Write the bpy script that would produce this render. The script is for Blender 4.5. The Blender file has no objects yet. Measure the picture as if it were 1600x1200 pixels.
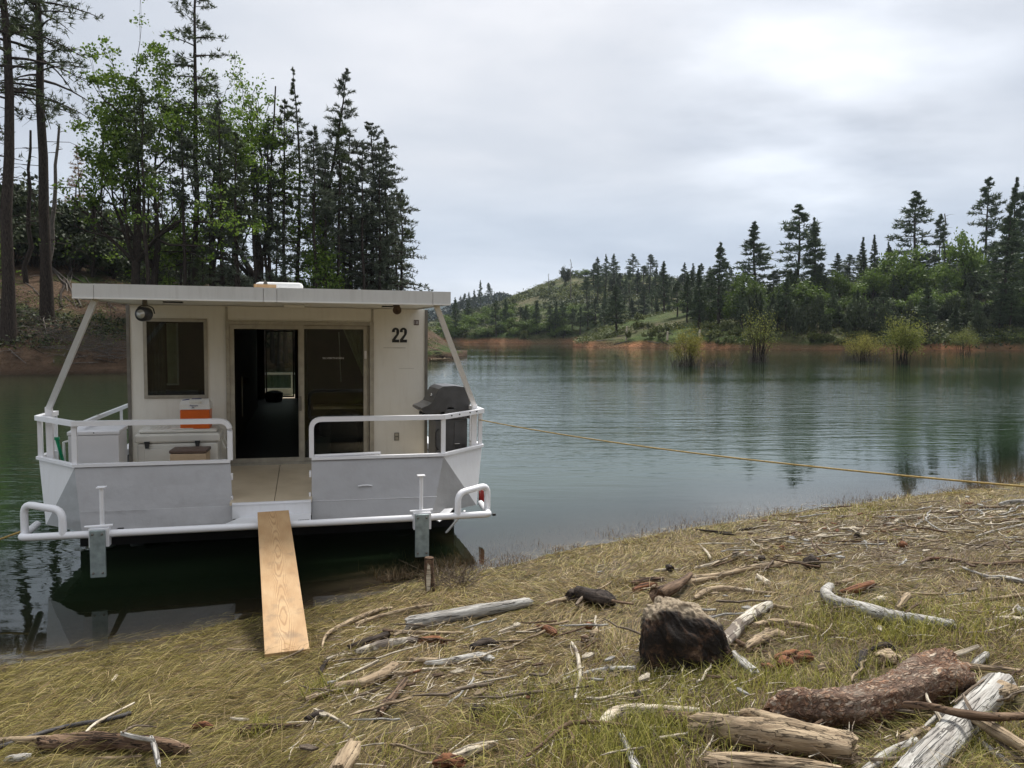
import bpy, math, random
import numpy as np
from mathutils import Vector, Matrix, Euler

S = bpy.context.scene
COL = S.collection
rng = np.random.default_rng(7)
random.seed(7)

# ------------------------------------------------------------------ camera, sky, sun, exposure
H = 2.6                       # eye height over the lake
FPX = 1232.0                  # focal length in pixels of a 1600 px wide frame
HOR = 526.0                   # horizon row in that frame
PITCH = math.atan((600 - HOR) / FPX)
cam_d = bpy.data.cameras.new('camera'); cam = bpy.data.objects.new('camera', cam_d); COL.objects.link(cam)
cam_d.sensor_width = 36; cam_d.lens = FPX / 1600 * 36; cam_d.clip_start = 0.05; cam_d.clip_end = 9000
cam.location = (0, 0, H); cam.rotation_euler = (math.pi / 2 - PITCH, 0, 0)
S.camera = cam
SUN_EL, SUN_AZ = 56.0, 28.0    # azimuth clockwise from the view direction (+Y)
world = bpy.data.worlds.new('World'); S.world = world; world.use_nodes = True
def build_world():
    nt = world.node_tree; N = nt.nodes; L = nt.links; N.clear()
    def n(t, **k):
        x = N.new(t)
        for a, b in k.items(): setattr(x, a, b)
        return x
    def math_(op, a, b=None, clamp=False):
        m = n('ShaderNodeMath', operation=op); m.use_clamp = clamp
        for i, q in enumerate((a, b)):
            if q is None: continue
            if hasattr(q, 'links'): L.new(q, m.inputs[i])
            else: m.inputs[i].default_value = q
        return m.outputs[0]
    out = n('ShaderNodeOutputWorld'); bg = n('ShaderNodeBackground')
    tc = n('ShaderNodeTexCoord'); sp = n('ShaderNodeSeparateXYZ'); L.new(tc.outputs['Generated'], sp.inputs[0])
    x, y, z = sp.outputs
    zc = math_('MAXIMUM', z, 0.0)
    # cloud deck seen in perspective: direction divided by height
    den = math_('ADD', zc, 0.17)
    cx = math_('DIVIDE', x, den); cy = math_('DIVIDE', y, den)
    cmb = n('ShaderNodeCombineXYZ'); L.new(cx, cmb.inputs[0]); L.new(cy, cmb.inputs[1])
    mp = n('ShaderNodeMapping'); mp.inputs['Scale'].default_value = (0.75, 0.95, 1); mp.inputs['Rotation'].default_value = (0, 0, 0.25)
    mp.inputs['Location'].default_value = (1.3, 4.1, 0)
    L.new(cmb.outputs[0], mp.inputs[0])
    n1 = n('ShaderNodeTexNoise'); n1.inputs['Scale'].default_value = 1.0; n1.inputs['Detail'].default_value = 7; n1.inputs['Roughness'].default_value = .52; n1.inputs['Distortion'].default_value = .3
    L.new(mp.outputs[0], n1.inputs[0])
    cr = n('ShaderNodeValToRGB'); L.new(n1.outputs[0], cr.inputs[0])
    e = cr.color_ramp.elements
    e[0].position = .30; e[0].color = (.42, .455, .52, 1)
    e[1].position = .66; e[1].color = (.655, .665, .70, 1)
    m = e.new(.5); m.color = (.535, .56, .61, 1)
    # elevation tone: pale strip at the horizon, slate band over it, lighter above
    el = n('ShaderNodeValToRGB'); L.new(zc, el.inputs[0]); q = el.color_ramp.elements
    q[0].position = 0; q[0].color = (1.30, 1.28, 1.22, 1)
    q[1].position = 1; q[1].color = (1.25, 1.24, 1.22, 1)
    for p, c in ((.04, (1.22, 1.22, 1.20)), (.075, (.86, .92, 1.0)), (.13, (.84, .90, .97)), (.21, (1.0, 1.01, 1.02)), (.32, (1.03, 1.03, 1.03))):
        t = q.new(p); t.color = (*c, 1)
    mul = n('ShaderNodeMixRGB', blend_type='MULTIPLY'); mul.inputs[0].default_value = 1
    L.new(cr.outputs[0], mul.inputs[1]); L.new(el.outputs[0], mul.inputs[2])
    # thin place in the cloud where the light comes through
    vm = n('ShaderNodeVectorMath', operation='DOT_PRODUCT')
    az, ell = math.radians(21.5), math.radians(18.0)
    vm.inputs[1].default_value = (math.sin(az) * math.cos(ell), math.cos(az) * math.cos(ell), math.sin(ell))
    L.new(tc.outputs['Generated'], vm.inputs[0])
    g = n('ShaderNodeMapRange', interpolation_type='SMOOTHSTEP'); L.new(vm.outputs['Value'], g.inputs[0])
    g.inputs[1].default_value = .968; g.inputs[2].default_value = 1.0; g.inputs[3].default_value = 0; g.inputs[4].default_value = 1
    n2 = n('ShaderNodeTexNoise'); n2.inputs['Scale'].default_value = 1.7; n2.inputs['Detail'].default_value = 5; L.new(mp.outputs[0], n2.inputs[0])
    n2r = n('ShaderNodeMapRange'); L.new(n2.outputs[0], n2r.inputs[0]); n2r.inputs[1].default_value = .38; n2r.inputs[2].default_value = .62
    gl = math_('MULTIPLY', g.outputs[0], n2r.outputs[0]); gl = math_('MULTIPLY', gl, .30)
    add = n('ShaderNodeMixRGB', blend_type='ADD'); add.inputs[0].default_value = 1
    L.new(mul.outputs[0], add.inputs[1]); L.new(gl, add.inputs[2])
    # the clear sky over the cloud deck adds only a little
    sky = n('ShaderNodeTexSky', sky_type='NISHITA'); sky.sun_disc = False
    sky.sun_elevation = math.radians(SUN_EL); sky.sun_rotation = math.radians(SUN_AZ)
    sk = n('ShaderNodeMixRGB', blend_type='MULTIPLY'); sk.inputs[0].default_value = 1; sk.inputs[2].default_value = (.05, .05, .05, 1)
    L.new(sky.outputs[0], sk.inputs[1])
    mix = n('ShaderNodeMixRGB'); mix.inputs[0].default_value = .93
    L.new(sk.outputs[0], mix.inputs[1]); L.new(add.outputs[0], mix.inputs[2])
    L.new(mix.outputs[0], bg.inputs[0]); bg.inputs[1].default_value = 1.09
    L.new(bg.outputs[0], out.inputs[0])
build_world()
sun_d = bpy.data.lights.new('sun', 'SUN'); sun = bpy.data.objects.new('sun', sun_d); COL.objects.link(sun)
sun_d.energy = 4.0; sun_d.angle = math.radians(15); sun_d.color = (1, .965, .91)
_a, _e = math.radians(SUN_AZ), math.radians(SUN_EL)
_dir = Vector((math.sin(_a) * math.cos(_e), math.cos(_a) * math.cos(_e), math.sin(_e)))
sun.rotation_euler = _dir.to_track_quat('Z', 'Y').to_euler()
S.view_settings.view_transform = 'Standard'; S.view_settings.look = 'None'
S.view_settings.exposure = 0.36; S.view_settings.gamma = 1; S.view_settings.use_curve_mapping = False
S.render.resolution_x = 1024; S.render.resolution_y = 768
S.render.engine = 'CYCLES'
S.cycles.use_denoising = True
S.cycles.max_bounces = 6; S.cycles.transparent_max_bounces = 12; S.cycles.caustics_reflective = False; S.cycles.caustics_refractive = False

# ------------------------------------------------------------------ helpers
def tag(o, label=None, cat=None, group=None, kind=None):
    if label: o['label'] = label
    if cat: o['category'] = cat
    if group: o['group'] = group
    if kind: o['kind'] = kind
    return o
def empty(name, M, label=None, cat=None, group=None):
    o = bpy.data.objects.new(name, None); COL.objects.link(o); o.empty_display_size = .2
    if isinstance(M, Matrix): o.matrix_world = M
    else: o.location = M
    return tag(o, label, cat, group)
def link(name, me, mat=None, parent=None, M=None):
    o = bpy.data.objects.new(name, me); COL.objects.link(o)
    if mat is not None and not len(me.materials):
        me.materials.append(mat)
    if parent: o.parent = parent
    if M is not None: o.matrix_local = M
    return o
def copy_tree(o, parent=None):
    c = o.copy(); COL.objects.link(c)
    if parent: c.parent = parent
    for ch in list(o.children): copy_tree(ch, c)
    return c
def np_mesh(name, V, F, smooth=False):
    """V (n,3), F (m,k) constant k"""
    me = bpy.data.meshes.new(name)
    V = np.ascontiguousarray(V, np.float32); F = np.ascontiguousarray(F, np.int32)
    me.vertices.add(len(V)); me.vertices.foreach_set('co', V.ravel())
    k = F.shape[1]
    me.loops.add(F.size); me.loops.foreach_set('vertex_index', F.ravel())
    me.polygons.add(len(F)); me.polygons.foreach_set('loop_start', np.arange(0, F.size, k, dtype=np.int32))
    if smooth: me.polygons.foreach_set('use_smooth', np.ones(len(F), bool))
    me.update(calc_edges=True)
    return me
class MB:
    """collects shapes into one mesh"""
    def __init__(s): s.v = []; s.f = []; s.sm = []
    def add(s, V, F, smooth=False):
        b = len(s.v); s.v += [tuple(p) for p in V]; s.f += [tuple(b + i for i in q) for q in F]; s.sm += [smooth] * len(F); return s
    def box(s, a, b, bev=0):
        x0, y0, z0 = [min(p, q) for p, q in zip(a, b)]; x1, y1, z1 = [max(p, q) for p, q in zip(a, b)]
        if bev <= 0:
            V = [(x0, y0, z0), (x1, y0, z0), (x1, y1, z0), (x0, y1, z0), (x0, y0, z1), (x1, y0, z1), (x1, y1, z1), (x0, y1, z1)]
            return s.add(V, [(0, 3, 2, 1), (4, 5, 6, 7), (0, 1, 5, 4), (1, 2, 6, 5), (2, 3, 7, 6), (3, 0, 4, 7)])
        # rounded box: octagon-ish rings
        bv = bev; V = []; F = []
        def ring(ins, z):
            x, y, X, Y = x0 + ins, y0 + ins, x1 - ins, y1 - ins; c = bv * .7
            return [(x + c, y, z), (X - c, y, z), (X - c * .3, y + c * .3, z), (X, y + c, z), (X, Y - c, z), (X - c * .3, Y - c * .3, z), (X - c, Y, z), (x + c, Y, z), (x + c * .3, Y - c * .3, z), (x, Y - c, z), (x, y + c, z), (x + c * .3, y + c * .3, z)]
        rs = [ring(bv, z0), ring(bv * .3, z0 + bv * .3), ring(0, z0 + bv), ring(0, z1 - bv), ring(bv * .3, z1 - bv * .3), ring(bv, z1)]
        for r in rs: V += r
        n = 12
        for i in range(5):
            for j in range(n): F.append((i * n + j, i * n + (j + 1) % n, (i + 1) * n + (j + 1) % n, (i + 1) * n + j))
        F.append(tuple(reversed(range(n)))); F.append(tuple(range(5 * n, 6 * n)))
        return s.add(V, F)
    def quad(s, *p): return s.add(p, [tuple(range(len(p)))])
    def slab(s, pts, d):
        """polygon pts thickened by vector d"""
        n = len(pts); d = Vector(d); P = [Vector(p) for p in pts]
        V = P + [p + d for p in P]
        F = [tuple(range(n)), tuple(reversed(range(n, 2 * n)))] + [(i, i + n, (i + 1) % n + n, (i + 1) % n) for i in range(n)]
        return s.add(V, F)
    def tube(s, pts, r, seg=10, caps=True, bend=0):
        P = [Vector(p) for p in pts]
        if bend > 0:      # round the inner corners
            Q = [P[0]]
            for i in range(1, len(P) - 1):
                a, b, c = P[i - 1], P[i], P[i + 1]; u = (a - b); w = (c - b); t = min(bend, u.length * .49, w.length * .49)
                p0 = b + u.normalized() * t; p2 = b + w.normalized() * t
                for k in range(6):
                    q = k / 5; Q.append((1 - q) ** 2 * p0 + 2 * q * (1 - q) * b + q * q * p2)
            Q.append(P[-1]); P = Q
        n = len(P); R = r if hasattr(r, '__len__') else [r] * n
        V = []; F = []; up = None
        for i, p in enumerate(P):
            t = ((P[min(i + 1, n - 1)] - P[i]).normalized() + (P[i] - P[max(i - 1, 0)]).normalized()).normalized()
            if up is None:
                up = Vector((0, 0, 1)) if abs(t.z) < .9 else Vector((0, 1, 0))
            a = t.cross(up).normalized(); up = a.cross(t).normalized()
            for k in range(seg):
                an = 2 * math.pi * k / seg; V.append(p + (a * math.cos(an) + up * math.sin(an)) * R[i])
        for i in range(n - 1):
            for k in range(seg): F.append((i * seg + k, i * seg + (k + 1) % seg, (i + 1) * seg + (k + 1) % seg, (i + 1) * seg + k))
        s.add(V, F, True)
        if caps:
            s.add(V[:seg], [tuple(reversed(range(seg)))]); s.add(V[-seg:], [tuple(range(seg))])
        return s
    def bar(s, a, b, w, h, up=(0, 0, 1)):
        a, b = Vector(a), Vector(b); t = (b - a).normalized(); u = Vector(up)
        x = t.cross(u).normalized() * w / 2; y = x.cross(t).normalized() * h / 2
        V = [a - x - y, a + x - y, a + x + y, a - x + y, b - x - y, b + x - y, b + x + y, b - x + y]
        return s.add(V, [(0, 3, 2, 1), (4, 5, 6, 7), (0, 1, 5, 4), (1, 2, 6, 5), (2, 3, 7, 6), (3, 0, 4, 7)])
    def flatbar(s, pts, w, h, bend=0):
        """rectangular section following pts; w = along y-ish depth, h = in-plane"""
        P = [Vector(p) for p in pts]
        if bend > 0:
            Q = [P[0]]
            for i in range(1, len(P) - 1):
                a, b, c = P[i - 1], P[i], P[i + 1]; u = (a - b); v = (c - b)
                t = min(bend, u.length * .49, v.length * .49) if u.angle(v) < 2.6 and abs(u.normalized().z) + abs(v.normalized().z) > .5 else 0
                if t == 0: Q.append(b); continue
                p0 = b + u.normalized() * t; p2 = b + v.normalized() * t
                for k in range(7):
                    q = k / 6; Q.append((1 - q) ** 2 * p0 + 2 * q * (1 - q) * b + q * q * p2)
            Q.append(P[-1]); P = Q
        n = len(P); V = []; F = []
        for i, p in enumerate(P):
            t = ((P[min(i + 1, n - 1)] - P[i]).normalized() + (P[i] - P[max(i - 1, 0)]).normalized()).normalized()
            th = Vector((t.x, t.y, 0)); 
            if th.length < .05: th = Vector((1, 0, 0))
            side = Vector((th.y, -th.x, 0)).normalized(); nn = side.cross(t).normalized()
            for a, b in ((-1, -1), (1, -1), (1, 1), (-1, 1)): V.append(p + side * a * w / 2 + nn * b * h / 2)
        for i in range(n - 1):
            for k in range(4): F.append((i * 4 + k, i * 4 + (k + 1) % 4, i * 4 + 4 + (k + 1) % 4, i * 4 + 4 + k))
        F += [(3, 2, 1, 0), tuple(range(4 * n - 4, 4 * n))]
        return s.add(V, F)
    def lathe(s, prof, c=(0, 0, 0), axis='z', seg=20):
        V = []; F = []; n = len(prof)
        for r, h in prof:
            for k in range(seg):
                a = 2 * math.pi * k / seg; x, y = r * math.cos(a), r * math.sin(a)
                p = (x, y, h) if axis == 'z' else ((x, h, y) if axis == 'y' else (h, x, y))
                V.append((p[0] + c[0], p[1] + c[1], p[2] + c[2]))
        for i in range(n - 1):
            for k in range(seg): F.append((i * seg + k, i * seg + (k + 1) % seg, (i + 1) * seg + (k + 1) % seg, (i + 1) * seg + k))
        return s.add(V, F, True)
    def mesh(s, name):
        me = bpy.data.meshes.new(name); me.from_pydata([tuple(p) for p in s.v], [], s.f)
        me.polygons.foreach_set('use_smooth', s.sm); me.update(); return me
    def build(s, name, mat, parent=None, M=None): return link(name, s.mesh(name), mat, parent, M)

# ------------------------------------------------------------------ material helpers
def new_mat(name):
    m = bpy.data.materials.new(name); m.use_nodes = True; nt = m.node_tree; nt.nodes.clear(); return m, nt
def nd(nt, t, ins=None, **k):
    x = nt.nodes.new(t)
    for a, b in k.items(): setattr(x, a, b)
    for a, b in (ins or {}).items():
        if isinstance(b, bpy.types.NodeSocket): nt.links.new(b, x.inputs[a])
        else: x.inputs[a].default_value = b
    return x
def c4(c): return (c[0], c[1], c[2], 1)
def ramp(nt, fac, stops):
    r = nd(nt, 'ShaderNodeValToRGB', {0: fac}); e = r.color_ramp.elements
    e[0].position = stops[0][0]; e[0].color = c4(stops[0][1]); e[1].position = stops[-1][0]; e[1].color = c4(stops[-1][1])
    for p, c in stops[1:-1]: q = e.new(p); q.color = c4(c)
    return r.outputs[0]
def coords(nt, kind='Object', scale=(1, 1, 1)):
    t = nd(nt, 'ShaderNodeTexCoord'); m = nd(nt, 'ShaderNodeMapping', {0: t.outputs[kind], 'Scale': scale}); return m.outputs[0]
def noise(nt, vec, scale, detail=4, rough=.5, dist=0):
    return nd(nt, 'ShaderNodeTexNoise', {'Vector': vec, 'Scale': scale, 'Detail': detail, 'Roughness': rough, 'Distortion': dist}).outputs[0]
def mixc(nt, fac, a, b, mode='MIX'):
    m = nt.nodes.new('ShaderNodeMixRGB'); m.blend_type = mode
    for i, q in enumerate((fac, a, b)):
        if isinstance(q, bpy.types.NodeSocket): nt.links.new(q, m.inputs[i])
        elif i == 0: m.inputs[0].default_value = q
        else: m.inputs[i].default_value = c4(q)
    return m.outputs[0]
def mth(nt, op, a, b=0.0, clamp=False):
    m = nd(nt, 'ShaderNodeMath', {0: a, 1: b}, operation=op); m.use_clamp = clamp; return m.outputs[0]
def maprange(nt, v, a, b, c=0.0, d=1.0, smooth=False):
    m = nd(nt, 'ShaderNodeMapRange', {0: v, 1: a, 2: b, 3: c, 4: d}); 
    if smooth: m.interpolation_type = 'SMOOTHSTEP'
    return m.outputs[0]
def bsdf(nt, color, rough=.6, metal=0.0, normal=None, spec=.5):
    p = nd(nt, 'ShaderNodeBsdfPrincipled', {'Roughness': rough, 'Metallic': metal, 'Specular IOR Level': spec})
    if isinstance(color, bpy.types.NodeSocket): nt.links.new(color, p.inputs['Base Color'])
    else: p.inputs['Base Color'].default_value = c4(color)
    if normal is not None: nt.links.new(normal, p.inputs['Normal'])
    o = nd(nt, 'ShaderNodeOutputMaterial', {0: p.outputs[0]}); return p
def bump(nt, h, strength=.3, dist=.02): return nd(nt, 'ShaderNodeBump', {'Height': h, 'Strength': strength, 'Distance': dist}).outputs[0]
def simple(name, col, rough=.6, metal=0.0, var=.12, scale=6, bumps=0.0, spec=.5):
    m, nt = new_mat(name); v = coords(nt); a = noise(nt, v, scale, 5)
    c = ramp(nt, a, [(.3, [x * (1 - var) for x in col]), (.7, [min(1, x * (1 + var)) for x in col])])
    bsdf(nt, c, rough, metal, bump(nt, noise(nt, v, scale * 8, 3), bumps, .01) if bumps else None, spec); return m
def painted(name, col, rough=.45, dirt=(.35, .32, .26), amount=.5, streak=(8, 8, 1.2), bumps=.08, metal=0.0):
    """worn paint: faint vertical streaks, blotches, a few rubs"""
    m, nt = new_mat(name); v = coords(nt); vs = coords(nt, 'Object', streak)
    st = maprange(nt, noise(nt, vs, 3.0, 6, .6), .5, .75); bl = maprange(nt, noise(nt, v, 2.3, 5, .6), .45, .8)
    sp = maprange(nt, noise(nt, v, 42, 3, .6), .68, .78)
    f = mth(nt, 'MULTIPLY', mth(nt, 'ADD', mth(nt, 'MULTIPLY', st, .45), mth(nt, 'ADD', mth(nt, 'MULTIPLY', bl, .4), mth(nt, 'MULTIPLY', sp, .4))), amount, True)
    c = mixc(nt, f, col, dirt)
    h = mth(nt, 'ADD', noise(nt, v, 3.5, 3), mth(nt, 'MULTIPLY', noise(nt, v, 60, 2), .06))
    bsdf(nt, c, mth(nt, 'ADD', mth(nt, 'MULTIPLY', f, .3), rough), metal, bump(nt, h, bumps, .05)); return m

MAT = {}
MAT['white'] = painted('white_paint', (.74, .74, .75), .38, amount=.28)
MAT['rail'] = painted('rail_white_paint', (.80, .80, .82), .33, amount=.18, streak=(3, 3, 3))
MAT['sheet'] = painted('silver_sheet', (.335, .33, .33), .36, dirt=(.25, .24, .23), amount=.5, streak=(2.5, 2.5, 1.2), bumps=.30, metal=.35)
MAT['wall'] = painted('cream_wall', (.72, .70, .635), .5, dirt=(.42, .37, .28), amount=.35, streak=(5, 5, .8), bumps=.05)
MAT['fascia'] = painted('fascia_paint', (.56, .56, .54), .5, dirt=(.27, .26, .23), amount=.55, streak=(7, 7, .5))
MAT['alu'] = simple('old_aluminium', (.36, .34, .29), .42, .55, .15, 9)
MAT['alu_dark'] = simple('dull_trim', (.16, .15, .13), .5, .4, .2, 9)
MAT['galv'] = simple('galvanized_steel', (.27, .32, .32), .5, .35, .25, 14, .1)
MAT['pontoon'] = simple('shade_dark_pontoon_metal', (.014, .014, .014), .6, .3, .3, 4)  # deep shade below the boat put into the near-black metal colour
MAT['under'] = simple('shade_dark_underside', (.008, .008, .008), .8, 0, .3, 4)  # under-deck shade put into the base colour
MAT['black'] = simple('black_plastic', (.022, .022, .024), .45, 0, .3, 9)
MAT['grill'] = simple('grey_black_enamel', (.060, .060, .062), .38, .1, .2, 9)
MAT['charcoal'] = simple('charcoal_cast', (.10, .10, .10), .42, .2, .2, 9)
MAT['cooler'] = simple('cooler_white_plastic', (.66, .65, .60), .42, 0, .06, 3)
MAT['chest'] = simple('white_chest_plastic', (.70, .70, .72), .4, 0, .05, 3)
MAT['orange'] = simple('orange_plastic', (.62, .11, .008), .35, 0, .06, 5)
MAT['cwhite'] = simple('small_cooler_white', (.72, .71, .68), .38, 0, .04, 5)
MAT['navy'] = simple('navy_plastic', (.02, .03, .14), .4)
MAT['tan'] = simple('tan_steel', (.50, .37, .24), .42, .1, .1, 6)
MAT['brownlid'] = simple('brown_lid', (.10, .065, .05), .4, 0, .2, 6)
MAT['chrome'] = simple('worn_chrome', (.5, .5, .48), .25, 1, .1, 6)
MAT['green'] = simple('green_plastic', (.0, .23, .10), .35, 0, .1, 6)
MAT['red'] = simple('red_lens', (.35, .02, .015), .3)
MAT['ink'] = simple('black_decal', (.008, .008, .008), .5)
MAT['pale'] = simple('pale_decal', (.62, .60, .58), .5)
MAT['brownp'] = simple('brown_plate', (.09, .055, .05), .5)
MAT['cloth'] = simple('black_nylon', (.022, .024, .027), .7, 0, .4, 20, .3)
MAT['curtain'] = simple('olive_curtain', (.5, .51, .36), .9, 0, .15, 8)
MAT['curtain_brown'] = simple('grey_curtain', (.16, .15, .13), .9, 0, .2, 8)
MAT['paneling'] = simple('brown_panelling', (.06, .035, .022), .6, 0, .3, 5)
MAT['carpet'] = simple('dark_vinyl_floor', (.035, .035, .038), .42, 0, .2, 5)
MAT['rope'] = simple('yellow_rope', (.36, .245, .07), .7, 0, .3, 60, .5)
MAT['blackhose'] = simple('dark_cable', (.045, .04, .04), .6, 0, .3, 30, .4)
MAT['lens'] = simple('lamp_glass', (.45, .44, .40), .15, .3, .1, 6)
def glass_mat():
    m, nt = new_mat('window_glass'); fr = nd(nt, 'ShaderNodeFresnel', {'IOR': 1.5})
    g = nd(nt, 'ShaderNodeBsdfGlossy', {'Roughness': .01}); t = nd(nt, 'ShaderNodeBsdfTransparent', {'Color': (.62, .66, .62, 1)})
    f = mth(nt, 'MULTIPLY', fr.outputs[0], .85, True)
    x = nd(nt, 'ShaderNodeMixShader', {0: f, 1: t.outputs[0], 2: g.outputs[0]}); nd(nt, 'ShaderNodeOutputMaterial', {0: x.outputs[0]}); return m
MAT['glass'] = glass_mat()
def deck_mat():
    m, nt = new_mat('beige_deck_vinyl'); v = coords(nt)
    a = ramp(nt, noise(nt, v, 2.2, 6, .6), [(.3, (.50, .41, .28)), (.55, (.60, .50, .355)), (.8, (.64, .56, .42))])
    sp = maprange(nt, noise(nt, v, 90, 2), .6, .75, 0, .35); a = mixc(nt, sp, a, (.28, .22, .15))
    bsdf(nt, a, .33, 0, bump(nt, noise(nt, v, 150, 2), .1, .003)); return m
MAT['deck'] = deck_mat()
def fir_mat():
    """sawn plank: cathedral grain running along local Y"""
    m, nt = new_mat('sawn_fir_plank'); t = nd(nt, 'ShaderNodeTexCoord'); sp = nd(nt, 'ShaderNodeSeparateXYZ', {0: t.outputs['Object']})
    x, y, z = sp.outputs
    wob = noise(nt, coords(nt, 'Object', (1.2, .9, 1)), 1.6, 3)
    cx = mth(nt, 'ADD', x, mth(nt, 'MULTIPLY', mth(nt, 'SUBTRACT', wob, .5), .10))
    d = mth(nt, 'MULTIPLY', mth(nt, 'MULTIPLY', cx, cx), 30.0)
    seg = mth(nt, 'PINGPONG', mth(nt, 'ADD', y, mth(nt, 'MULTIPLY', wob, .35)), .62)
    s = mth(nt, 'ADD', mth(nt, 'MULTIPLY', d, 1.0), mth(nt, 'MULTIPLY', seg, .22))
    s = mth(nt, 'ADD', s, mth(nt, 'MULTIPLY', noise(nt, coords(nt, 'Object', (14, 1.5, 1)), 2.0, 4), .045))
    w = mth(nt, 'SINE', mth(nt, 'MULTIPLY', s, 150.0)); w = maprange(nt, w, .1, 1.0)
    fine = noise(nt, coords(nt, 'Object', (60, 2, 2)), 4, 4)
    base = ramp(nt, noise(nt, coords(nt, 'Object', (4, 1.5, 1)), 2, 4), [(.3, (.43, .26, .12)), (.6, (.53, .35, .18)), (.8, (.58, .41, .23))])
    c = mixc(nt, mth(nt, 'MULTIPLY', w, .55), base, (.24, .12, .045)); c = mixc(nt, mth(nt, 'MULTIPLY', maprange(nt, fine, .5, .8), .35), c, (.26, .15, .07))
    kn = nd(nt, 'ShaderNodeTexVoronoi', {'Vector': coords(nt, 'Object', (2.6, 1.3, 1)), 'Scale': 1.0}); k = maprange(nt, kn.outputs['Distance'], .06, .035)
    c = mixc(nt, mth(nt, 'MULTIPLY', k, .8), c, (.12, .05, .02))
    md = maprange(nt, mth(nt, 'ADD', noise(nt, coords(nt), 6, 5, .65), mth(nt, 'MULTIPLY', y, .035)), .60, .78, 0, .55); c = mixc(nt, md, c, (.17, .12, .075))
    bsdf(nt, c, .6, 0, bump(nt, mth(nt, 'ADD', w, fine), .2, .002)); return m
MAT['fir'] = fir_mat()
def wood_mat(name, light, mid, dark, crack=.5, patch=None, bumpd=.012, rough=.8):
    """worn wood, grain along local X"""
    m, nt = new_mat(name); v1 = coords(nt, 'Object', (1.2, 9, 9)); v2 = coords(nt, 'Object', (3, 40, 40)); v = coords(nt)
    a = noise(nt, v1, 2.5, 6, .6, .6); b = noise(nt, v2, 2.0, 4, .6)
    c = ramp(nt, a, [(.28, dark), (.42, mid), (.58, light), (.8, [min(1, q * 1.2) for q in light])])
    cr = maprange(nt, b, .52, .68, 0, crack); c = mixc(nt, cr, c, [q * .35 for q in dark])
    ck = noise(nt, coords(nt, 'Object', (.5, 20, 20)), 1.6, 3, .5, .2); ck = maprange(nt, mth(nt, 'ABSOLUTE', mth(nt, 'SUBTRACT', ck, .5)), .022, .006); c = mixc(nt, mth(nt, 'MULTIPLY', ck, .85), c, [q * .25 for q in dark])
    st_ = maprange(nt, noise(nt, coords(nt), 5, 5, .6), .5, .68, 0, .5); c = mixc(nt, st_, c, [q * .7 for q in mid])
    if patch:
        p = maprange(nt, noise(nt, v, 7, 5, .6, .4), .50, .56); c = mixc(nt, mth(nt, 'MULTIPLY', p, .9), c, patch)
    oi = nd(nt, 'ShaderNodeObjectInfo'); c = mixc(nt, mth(nt, 'MULTIPLY', oi.outputs['Random'], .22), c, [q * .55 for q in mid])
    h = mth(nt, 'ADD', mth(nt, 'ADD', a, mth(nt, 'MULTIPLY', b, -.7)), mth(nt, 'MULTIPLY', ck, -1.2)); bsdf(nt, c, rough, 0, bump(nt, h, .9, bumpd), .25); return m
MAT['w_bleach'] = wood_mat('bleached_driftwood', (.72, .64, .50), (.54, .45, .33), (.24, .18, .12), .5)
MAT['w_grey'] = wood_mat('silver_driftwood', (.56, .54, .49), (.40, .37, .33), (.17, .15, .13), .6)
MAT['w_tan'] = wood_mat('tan_driftwood', (.48, .37, .24), (.33, .24, .15), (.12, .08, .045), .6)
MAT['w_patch'] = wood_mat('peeling_white_driftwood', (.66, .61, .52), (.54, .47, .36), (.3, .22, .14), .3, patch=(.14, .11, .09))
MAT['w_brown'] = wood_mat('brown_bark_wood', (.20, .13, .08), (.12, .07, .042), (.05, .03, .02), .6)
MAT['w_dark'] = wood_mat('wet_dark_wood', (.065, .048, .036), (.04, .028, .022), (.015, .012, .010), .6)
MAT['w_rot'] = wood_mat('orange_rotten_wood', (.27, .115, .05), (.16, .065, .032), (.06, .03, .02), .6)
MAT['w_twig'] = wood_mat('dry_twig', (.25, .20, .15), (.17, .125, .085), (.08, .055, .04), .3)
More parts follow.
